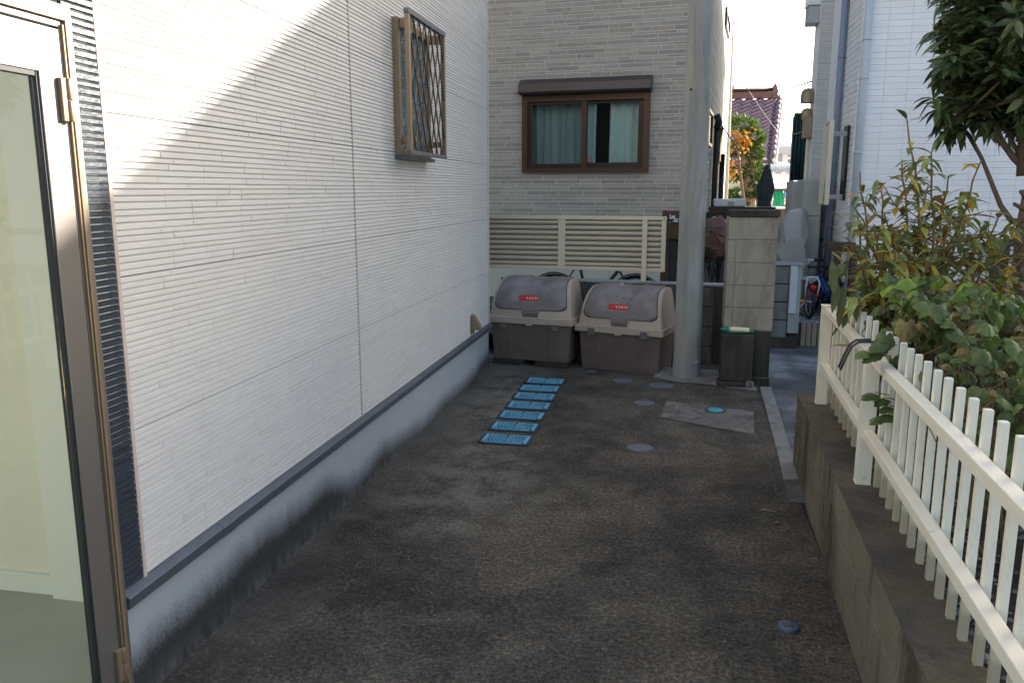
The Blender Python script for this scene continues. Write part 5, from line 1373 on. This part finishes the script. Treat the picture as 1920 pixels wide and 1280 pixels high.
# ---- evergreen tree, top right
rd = random.Random(5)
t = thing('evergreen_tree', 'dense dark evergreen tree with leathery leaves at the top right', 'tree', (1.80, 4.6, .38))
tx = 1.80
m = MB()
B0 = Vector((tx, 4.6, 1.42))
m.tube([(tx+.03, 4.6, .3), (tx+.01, 4.6, .9), (tx-.005, 4.59, 1.2), (tx, 4.6, 1.42), (tx+.01, 4.6, 1.6)], [.055, .048, .045, .05, .045], 10)
ends = []
br = [([at(1918, 425, 4.6), at(1895, 412, 4.6), at(1876, 385, 4.6), at(1860, 345, 4.58), at(1842, 300, 4.55), at(1820, 258, 4.5), at(1795, 235, 4.5)], .016),
      ([at(1916, 310, 4.6), at(1900, 295, 4.6), at(1878, 265, 4.6), at(1866, 235, 4.6), at(1855, 195, 4.6), at(1848, 150, 4.55)], .020),
      ([at(1917, 305, 4.6), at(1908, 285, 4.62), at(1890, 252, 4.66), at(1880, 225, 4.7), at(1870, 195, 4.75)], .014),
      ([at(1918, 300, 4.6), at(1915, 262, 4.7), at(1905, 245, 4.75), at(1900, 215, 4.8)], .012),
      ([at(1919, 330, 4.6), at(1921, 250, 4.6), at(1915, 180, 4.6), at(1905, 110, 4.6), at(1900, 40, 4.6)], .035),
      ([at(1922, 310, 4.6), at(1950, 240, 4.6), at(1975, 160, 4.6), at(1990, 60, 4.6)], .03)]
for pts, r in br:
    m.tube(pts, [r*(1-.55*i/(len(pts)-1)) for i in range(len(pts))], 8); ends.append(pts[-1])
cen = Vector((2.10, 4.65, 2.56)); rad = Vector((.80, .75, .72))
for i in range(70):
    v = Vector((rd.gauss(0, 1), rd.gauss(0, 1), rd.gauss(0, 1))).normalized(); e = cen+Vector((v.x*rad.x, v.y*rad.y, v.z*rad.z))*rd.uniform(.75, 1)
    s = rd.choice(ends)+Vector((rd.uniform(-.05, .05), rd.uniform(-.05, .05), rd.uniform(-.05, .05))); mid = s.lerp(e, .5)+Vector((rd.uniform(-.08, .08), rd.uniform(-.08, .08), .05))
    m.tube([s, mid, e], [.008, .006, .003], 5)
for k in range(7):
    p = Vector((tx-.03, 4.58, 1.2+.06*k)); m.tube([p, p+Vector((rd.uniform(-.06, -.02), -.02, rd.uniform(0, .04)))], [.012, .009], 6)
m.build('trunk', 'bark', t)
m = MB()
def grn():
    k = rd.uniform(.6, 1.25); 
    if rd.random() < .035: return (.16*k, .13*k, .03)
    return (.088*k, .122*k, .048*k)
cl = 0
while cl < 2300:
    v = Vector((rd.gauss(0, 1), rd.gauss(0, 1), rd.gauss(0, 1))).normalized(); f = rd.uniform(.12, 1.0)**.6
    lump = 1+.10*math.sin(7*v.x+3*v.z)+.08*math.sin(9*v.y-5*v.z)
    c = cen+Vector((v.x*rad.x, v.y*rad.y, v.z*rad.z))*f*lump
    if c.x > 2.30 and rd.random() < .9: continue
    if c.z < 1.95 and rd.random() < .6: continue
    cl += 1
    ax = (v+Vector((rd.uniform(-.5, .5), rd.uniform(-.5, .5), rd.uniform(-.6, .3)))).normalized()
    for q_ in range(rd.randint(7, 11)):
        a = 2.4*q_; o1 = ax.orthogonal().normalized(); o2 = ax.cross(o1)
        d = ax*rd.uniform(.2, .7)+(o1*math.cos(a)+o2*math.sin(a))*rd.uniform(.6, 1)
        leaf(m, c+ax*rd.uniform(-.06, .05), d, (ax+Vector((0, 0, .8))), rd.uniform(.075, .115), rd.uniform(.03, .043), grn(), droop=rd.uniform(.15, .5), fold=.3)
for i in range(110):
    c = at(rd.uniform(1775, 1960), rd.uniform(-40, 150), rd.uniform(4.1, 4.5))
    for q_ in range(8):
        a = rd.uniform(0, 6.28); leaf(m, c+Vector((rd.uniform(-.03, .03), 0, rd.uniform(-.03, .03))), (math.cos(a), math.sin(a)*.8-.2, rd.uniform(-.5, .7)), (0, -.5, 1), rd.uniform(.06, .105), rd.uniform(.028, .043), grn(), droop=rd.uniform(.05, .35), fold=.3)
for i in range(150):
    c = at(rd.uniform(1772, 1905), rd.uniform(70, 225), rd.uniform(4.42, 4.95))
    for q_ in range(8):
        a = rd.uniform(0, 6.28); leaf(m, c+Vector((rd.uniform(-.03, .03), 0, rd.uniform(-.03, .03))), (math.cos(a), math.sin(a)*.8-.2, rd.uniform(-.6, .5)), (0, -.5, 1), rd.uniform(.06, .105), rd.uniform(.028, .043), grn(), droop=rd.uniform(.05, .4), fold=.3)
# hanging sprigs at the lower left edge
for px, py in ((1758, 130), (1750, 60), (1752, 185), (1772, 220), (1790, 235), (1770, 250), (1805, 245), (1830, 225), (1762, 205), (1780, 195), (1855, 225)):
    c = at(px, py, 4.45)
    for q_ in range(9):
        a = rd.uniform(0, 6.28); leaf(m, c, (math.cos(a)*.7, math.sin(a)*.7, rd.uniform(-.9, .3)), (0, 0, 1), rd.uniform(.08, .11), .036, grn(), droop=.45, fold=.3)
m.build('crown', 'leaf_glossy', t, fix=False)
# ---- autumn shrub with long leaves
rd = random.Random(21)
t = thing('autumn_shrub', 'leggy shrub with long yellowing leaves behind the white fence', 'shrub', (1.2, 4.25, .38))
ms = MB(); ml = MB(); LIM[0] = .195
def aut(k=None):
    r = rd.random(); g = rd.uniform(1.4, 2.9)
    if r < .52: return (.125*g, .135*g, .035*g)
    if r < .70: return (.075*g, .105*g, .05*g)
    if r < .85: return (.20*g, .155*g, .03*g)
    if r < .94: return (.22*g, .10*g, .035*g)
    return (.32*g, .20*g, .02*g)
base = Vector((1.20, 4.25, .40))
tips = [((1612, 322), 4.1), ((1700, 225), 4.2), ((1745, 285), 4.2), ((1838, 300), 4.2), ((1875, 395), 4.15), ((1860, 470), 4.1), ((1900, 505), 4.0), ((1602, 385), 4.0), ((1588, 445), 3.95),
        ((1650, 345), 4.3), ((1690, 300), 4.35), ((1780, 330), 4.3), ((1815, 380), 4.3), ((1640, 420), 3.9), ((1720, 390), 3.9), ((1615, 500), 3.8), ((1680, 470), 3.8), ((1760, 460), 3.8), ((1830, 520), 3.85), ((1600, 555), 3.75), ((1660, 400), 4.4), ((1740, 350), 4.5), ((1800, 440), 4.4), ((1620, 460), 4.3), ((1715, 330), 4.4), ((1850, 420), 4.35), ((1785, 395), 4.0), ((1610, 395), 4.25), ((1690, 520), 3.7), ((1740, 540), 3.75)]
for (px, py), Y_ in tips:
    tip = at(px, py, Y_); b = base+Vector((rd.uniform(-.18, .22), rd.uniform(-.2, .2), 0))
    k1 = b.lerp(tip, .35)+Vector((0, 0, .16+rd.uniform(-.04, .06))); k2 = b.lerp(tip, .7)+Vector((0, 0, .12+rd.uniform(-.04, .05)))
    pts = []
    for i in range(11):
        u = i/10; pts.append(b*(1-u)**3+k1*3*u*(1-u)**2+k2*3*u*u*(1-u)+tip*u**3+Vector((rd.uniform(-.008, .008), rd.uniform(-.008, .008), 0)))
    ms.tube(pts, [.0085*(1-.7*i/10)+.001 for i in range(11)], 6)
    for i in range(4, 11):
        for s in range(rd.randint(2, 3)):
            a = rd.uniform(0, 6.28); dirv = (pts[i]-pts[i-1]).normalized()
            d = dirv*.6+Vector((math.cos(a), math.sin(a), rd.uniform(-.5, .45)))*.9
            q0 = pts[i-1].lerp(pts[i], rd.random())
            leaf(ml, q0, d, (0, 0, 1), rd.uniform(.075, .135), rd.uniform(.026, .042), aut(), droop=rd.uniform(.15, .75), fold=rd.uniform(.1, .4))
        if i in (5, 7, 8) :
            a = rd.uniform(0, 6.28); side_ = curve(pts[i], Vector((math.cos(a), math.sin(a), .5)), rd.uniform(.15, .30), 4, .2, .03, rd); (ms.tube(side_, [.004, .0035, .003, .0025, .0015], 5) if side_[-1].x/side_[-1].y > .21 else None)
            for pp in side_[1:]:
                for s in range(2):
                    a = rd.uniform(0, 6.28); leaf(ml, pp, (math.cos(a), math.sin(a), rd.uniform(-.5, .4)), (0, 0, 1), rd.uniform(.065, .115), rd.uniform(.022, .036), aut(), droop=rd.uniform(.15, .7), fold=.25)
# dense dry twigs inside
for i in range(130):
    p0 = base+Vector((rd.uniform(-.20, .5), rd.uniform(-.3, .25), rd.uniform(.30, .95))); a = rd.uniform(0, 6.28)
    cv = curve(p0, Vector((math.cos(a), math.sin(a), rd.uniform(-.3, .9))), rd.uniform(.12, .35), 3, .3, 0, rd)
    if cv[-1].x/cv[-1].y > .215: ms.tube(cv, [.0035, .003, .002, .0012], 4)
for i in range(430):
    p0 = base+Vector((rd.gauss(0, .27)+.07, rd.gauss(0, .16), rd.uniform(.45, 1.05))); a = rd.uniform(0, 6.28)
    leaf(ml, p0, (math.cos(a), math.sin(a), rd.uniform(-.6, .4)), (0, 0, 1), rd.uniform(.07, .125), rd.uniform(.024, .04), aut(), droop=rd.uniform(.2, .8), fold=rd.uniform(.1, .4))
LIM[0] = None
# drooping leaves in front of the fence end
for px, py, L in ((1572, 545, .12), (1583, 552, .13), (1560, 500, .15), (1600, 560, .12), (1579, 585, .09), (1590, 590, .085)):
    leaf(ml, at(px, py-14, 3.85), (rd.uniform(-.3, .2), -.3, -.9), (0, -1, .3), L, .04, (.12, .13, .035), droop=.2, fold=.3)
ms.build('stems', 'twig', t, fix=False); ml.build('foliage', 'leaf_soft', t, fix=False)
LIM[0] = None
# ---- broad-leaved vine
rd = random.Random(33)
t = thing('vine', 'broad leaved green vine spilling over the white picket fence', 'vine', (1.2, 3.2, .38))
ms = MB(); ml = MB()
def vg(top):
    g = rd.uniform(.75, 1.5); r = rd.random()
    if r < .12: return (.17*g, .135*g, .04*g)
    if top and r < .6: return (.15*g, .23*g, .03*g)
    return (.092*g, .130*g, .033*g)
n = 0
while n < 1400:
    x = rd.uniform(.86, 2.0); yy = rd.uniform(2.35, 4.05)
    top = 1.26-.22*max(0, (x-1.1))-.16*max(0, 3.0-yy)-.10*max(0, yy-3.7)
    zz = top-abs(rd.gauss(0, .22))
    if zz < .42: continue
    if x < .93 and zz < .95 and rd.random() < .75: continue
    n += 1
    p = Vector((x, yy, zz)); a = rd.uniform(0, 6.28)
    d = Vector((math.cos(a)*.8-.15, math.sin(a)*.8-.35, rd.uniform(-.75, .1))); up = Vector((rd.uniform(-.7, .5), rd.uniform(-.9, .3), 1))
    broadleaf(ml, p, d, up, rd.uniform(.015, .036), vg(zz > top-.10 and yy > 3.2), droop=rd.uniform(.35, 1.0), pleat=rd.uniform(.04, .08))
    if rd.random() < .45: ms.tube([p, p+Vector((rd.uniform(-.05, .05), .05, -.06)), p+Vector((rd.uniform(-.08, .1), .1, -.14))], [.002, .0025, .003], 4)
for px, py, R_ in ((1855, 670, .050), (1745, 690, .042), (1875, 655, .045), (1760, 570, .036), (1660, 625, .045), (1650, 640, .04), (1700, 600, .05), (1690, 660, .05)):
    p = at(px, py, 2.75 if px > 1700 else 3.1); broadleaf(ml, p, (-.1, -.5, -.8), (-.2, -1, .45), R_*.82, (.10, .125, .045) if px > 1740 else vg(False), droop=.45, pleat=.07)
# shoots creeping through the pickets
for (px, py) in ((1640, 735), (1660, 745), (1668, 760), (1650, 780), (1690, 705), (1672, 775), (1655, 640), (1625, 655), (1640, 660), (1705, 770)):
    p = at(px, py, 3.05); broadleaf(ml, p, (-.7, -.5, rd.uniform(-.3, .1)), (-.3, -.3, 1), rd.uniform(.026, .036), vg(False), droop=.4); ms.tube([p, p+Vector((.06, .05, -.02)), p+Vector((.15, .12, -.08))], [.0018, .002, .0025], 4)
for i in range(26):
    p0 = Vector((rd.uniform(1.0, 1.8), rd.uniform(2.6, 3.9), .38)); ms.tube(curve(p0, (rd.uniform(-.4, .3), rd.uniform(-.4, .3), 1), rd.uniform(.5, .85), 6, .22, .02, rd), [.005, .0045, .004, .0035, .003, .002, .0015], 5)
ms.build('stems', 'twig', t, fix=False); ml.build('foliage', 'leaf_vine', t, fix=False)
# small weeds at the foot of the far fence post and along the bed edge
m = MB(); rd = random.Random(8)
for i in range(60):
    x, yy = (rd.uniform(.93, 1.1), rd.uniform(4.35, 4.62)) if i < 30 else (rx(3)+.17+rd.random()*.12, rd.uniform(2.4, 4.4))
    for k in range(4): a = rd.uniform(0, 6.28); leaf(m, (x, yy, .40+rd.uniform(0, .07)), (math.cos(a), math.sin(a), .6), (0, 0, 1), rd.uniform(.03, .06), .016, (.045, .10, .03), droop=.3)
tag(m.build('ground_weed', 'leaf_vine', fix=False), 'small green weeds on the soil along the inner foot of the white fence', 'weed', kind='stuff')
# ---- cloud-pruned tree, far
rd = random.Random(14); y = 21.5
t = thing('cloud_pruned_tree', 'cloud pruned evergreen with rounded leaf pads in the sunlit gap', 'tree', (at(1405, 385, y).x, y, -.05))
m = MB(); S_ = lambda *a: [at(px, py, y) for px, py in a]
b0 = at(1406, 388, y)
m.tube([(b0.x, y, -.1)]+S_((1406, 388), (1404, 350), (1400, 320), (1394, 290), (1380, 275)), [.18, .16, .14, .11, .085, .07], 8)
m.tube(S_((1405, 350), (1409, 320), (1412, 285), (1408, 255)), [.10, .085, .075, .055], 8)
for e in ((1425, 300), (1385, 320), (1425, 355), (1395, 365)): m.tube(S_((1405, 340), ((1405+e[0])//2, (335+e[1])//2), e), [.04, .03, .02], 6)
m.build('trunk', 'bark', t)
m = MB()
for px, py, rx_, rz_ in ((1385, 240, 44, 19), (1420, 262, 24, 17), (1422, 290, 20, 13), (1375, 285, 18, 14), (1418, 322, 26, 15), (1380, 330, 20, 14), (1424, 345, 18, 10), (1392, 367, 32, 10), (1428, 364, 12, 8), (1405, 385, 14, 6)):
    px = 1392+(px-1392)*.80-4; rx_ *= .76; rz_ *= .92; c = at(px, py, y); a_, c_ = rx_*y/1512, rz_*y/1512
    for i in range(int(330*(rx_*rz_/700))+60):
        v = Vector((rd.gauss(0, 1), rd.gauss(0, 1), rd.gauss(0, 1))).normalized(); 
        if v.z < -.35: v.z *= .4
        f = rd.uniform(.7, 1.08); p = c+Vector((v.x*a_, v.y*a_*.9, v.z*c_))*f
        for k in range(3):
            d = v+Vector((rd.uniform(-.8, .8), rd.uniform(-.8, .8), rd.uniform(-.4, .8))); g = rd.uniform(.7, 1.3)
            leaf(m, p, d, (rd.uniform(-1, 1), rd.uniform(-1, 1), 1), rd.uniform(.10, .17), .042, (.075*g, .125*g, .025*g), droop=.1)
m.build('crown', 'leaf_pine', t, fix=False)
t = thing('orange_leaf_tree', 'thin sapling with orange autumn leaves beside the cloud pruned tree', 'tree', (at(1384, 385, 20).x, 20, -.05))
m = MB(); y = 20.0; b0 = at(1396, 388, y); m.tube([(b0.x, y, -.1)]+S_((1396, 388), (1390, 340), (1384, 290), (1380, 262)), [.05, .045, .04, .03, .015], 6)
m.tube(S_((1388, 320), (1378, 312), (1366, 305)), [.02, .015, .008], 5); m.build('trunk', 'bark', t)
m = MB()
for px, py, r in ((1372, 252, 14), (1392, 255, 12), (1382, 275, 13), (1366, 306, 12), (1375, 322, 8), (1400, 262, 8)):
    for i in range(26):
        p = at(px+rd.gauss(0, r*.6), py+rd.gauss(0, r*.5), y+rd.uniform(-.2, .2)); a = rd.uniform(0, 6.28); g = rd.uniform(.7, 1.2)
        leaf(m, p, (math.cos(a), math.sin(a), rd.uniform(-.7, .3)), (0, 0, 1), .14, .08, (.36*g, .17*g, .02*g), droop=.3)
m.build('crown', 'leaf_pine', t, fix=False)

# ================================================================ LIGHT, SKY, CAMERA
w = bpy.data.worlds.new('World'); SC.world = w; w.use_nodes = True
nt = w.node_tree; bg = nt.nodes['Background']; sky = nt.nodes.new('ShaderNodeTexSky'); sky.sky_type = 'NISHITA'; sky.sun_disc = False
Ld = Vector((1, 1.0, .53)).normalized()                          # towards the sun
sky.sun_elevation = math.asin(Ld.z); sky.sun_rotation = math.atan2(Ld.x, Ld.y)
sky.air_density = 1.0; sky.dust_density = 2.6; sky.ozone_density = .6
nt.links.new(sky.outputs[0], bg.inputs[0]); bg.inputs[1].default_value = .13
sl = bpy.data.lights.new('sun', 'SUN'); sl.energy = 5.0; sl.angle = math.radians(.55); sl.color = (1, .93, .83)
so = bpy.data.objects.new('sun', sl); COL.objects.link(so); so.rotation_euler = Ld.to_track_quat('Z', 'Y').to_euler(); so.location = (20, 20, 20)
cam = bpy.data.cameras.new('camera'); cam.sensor_width = 36; cam.lens = F/1920*36; cam.clip_start = .05; cam.clip_end = 600
co = bpy.data.objects.new('camera', cam); COL.objects.link(co)
co.matrix_world = Matrix.Translation(CAM) @ Matrix((RGT, UPV, -FWD)).transposed().to_4x4()
SC.camera = co
SC.render.engine = 'CYCLES'
SC.cycles.max_bounces = 8; SC.cycles.diffuse_bounces = 4; SC.cycles.transparent_max_bounces = 12
SC.view_settings.view_transform = 'Standard'; SC.view_settings.look = 'None'; SC.view_settings.gamma = 1; SC.view_settings.exposure = 1.72
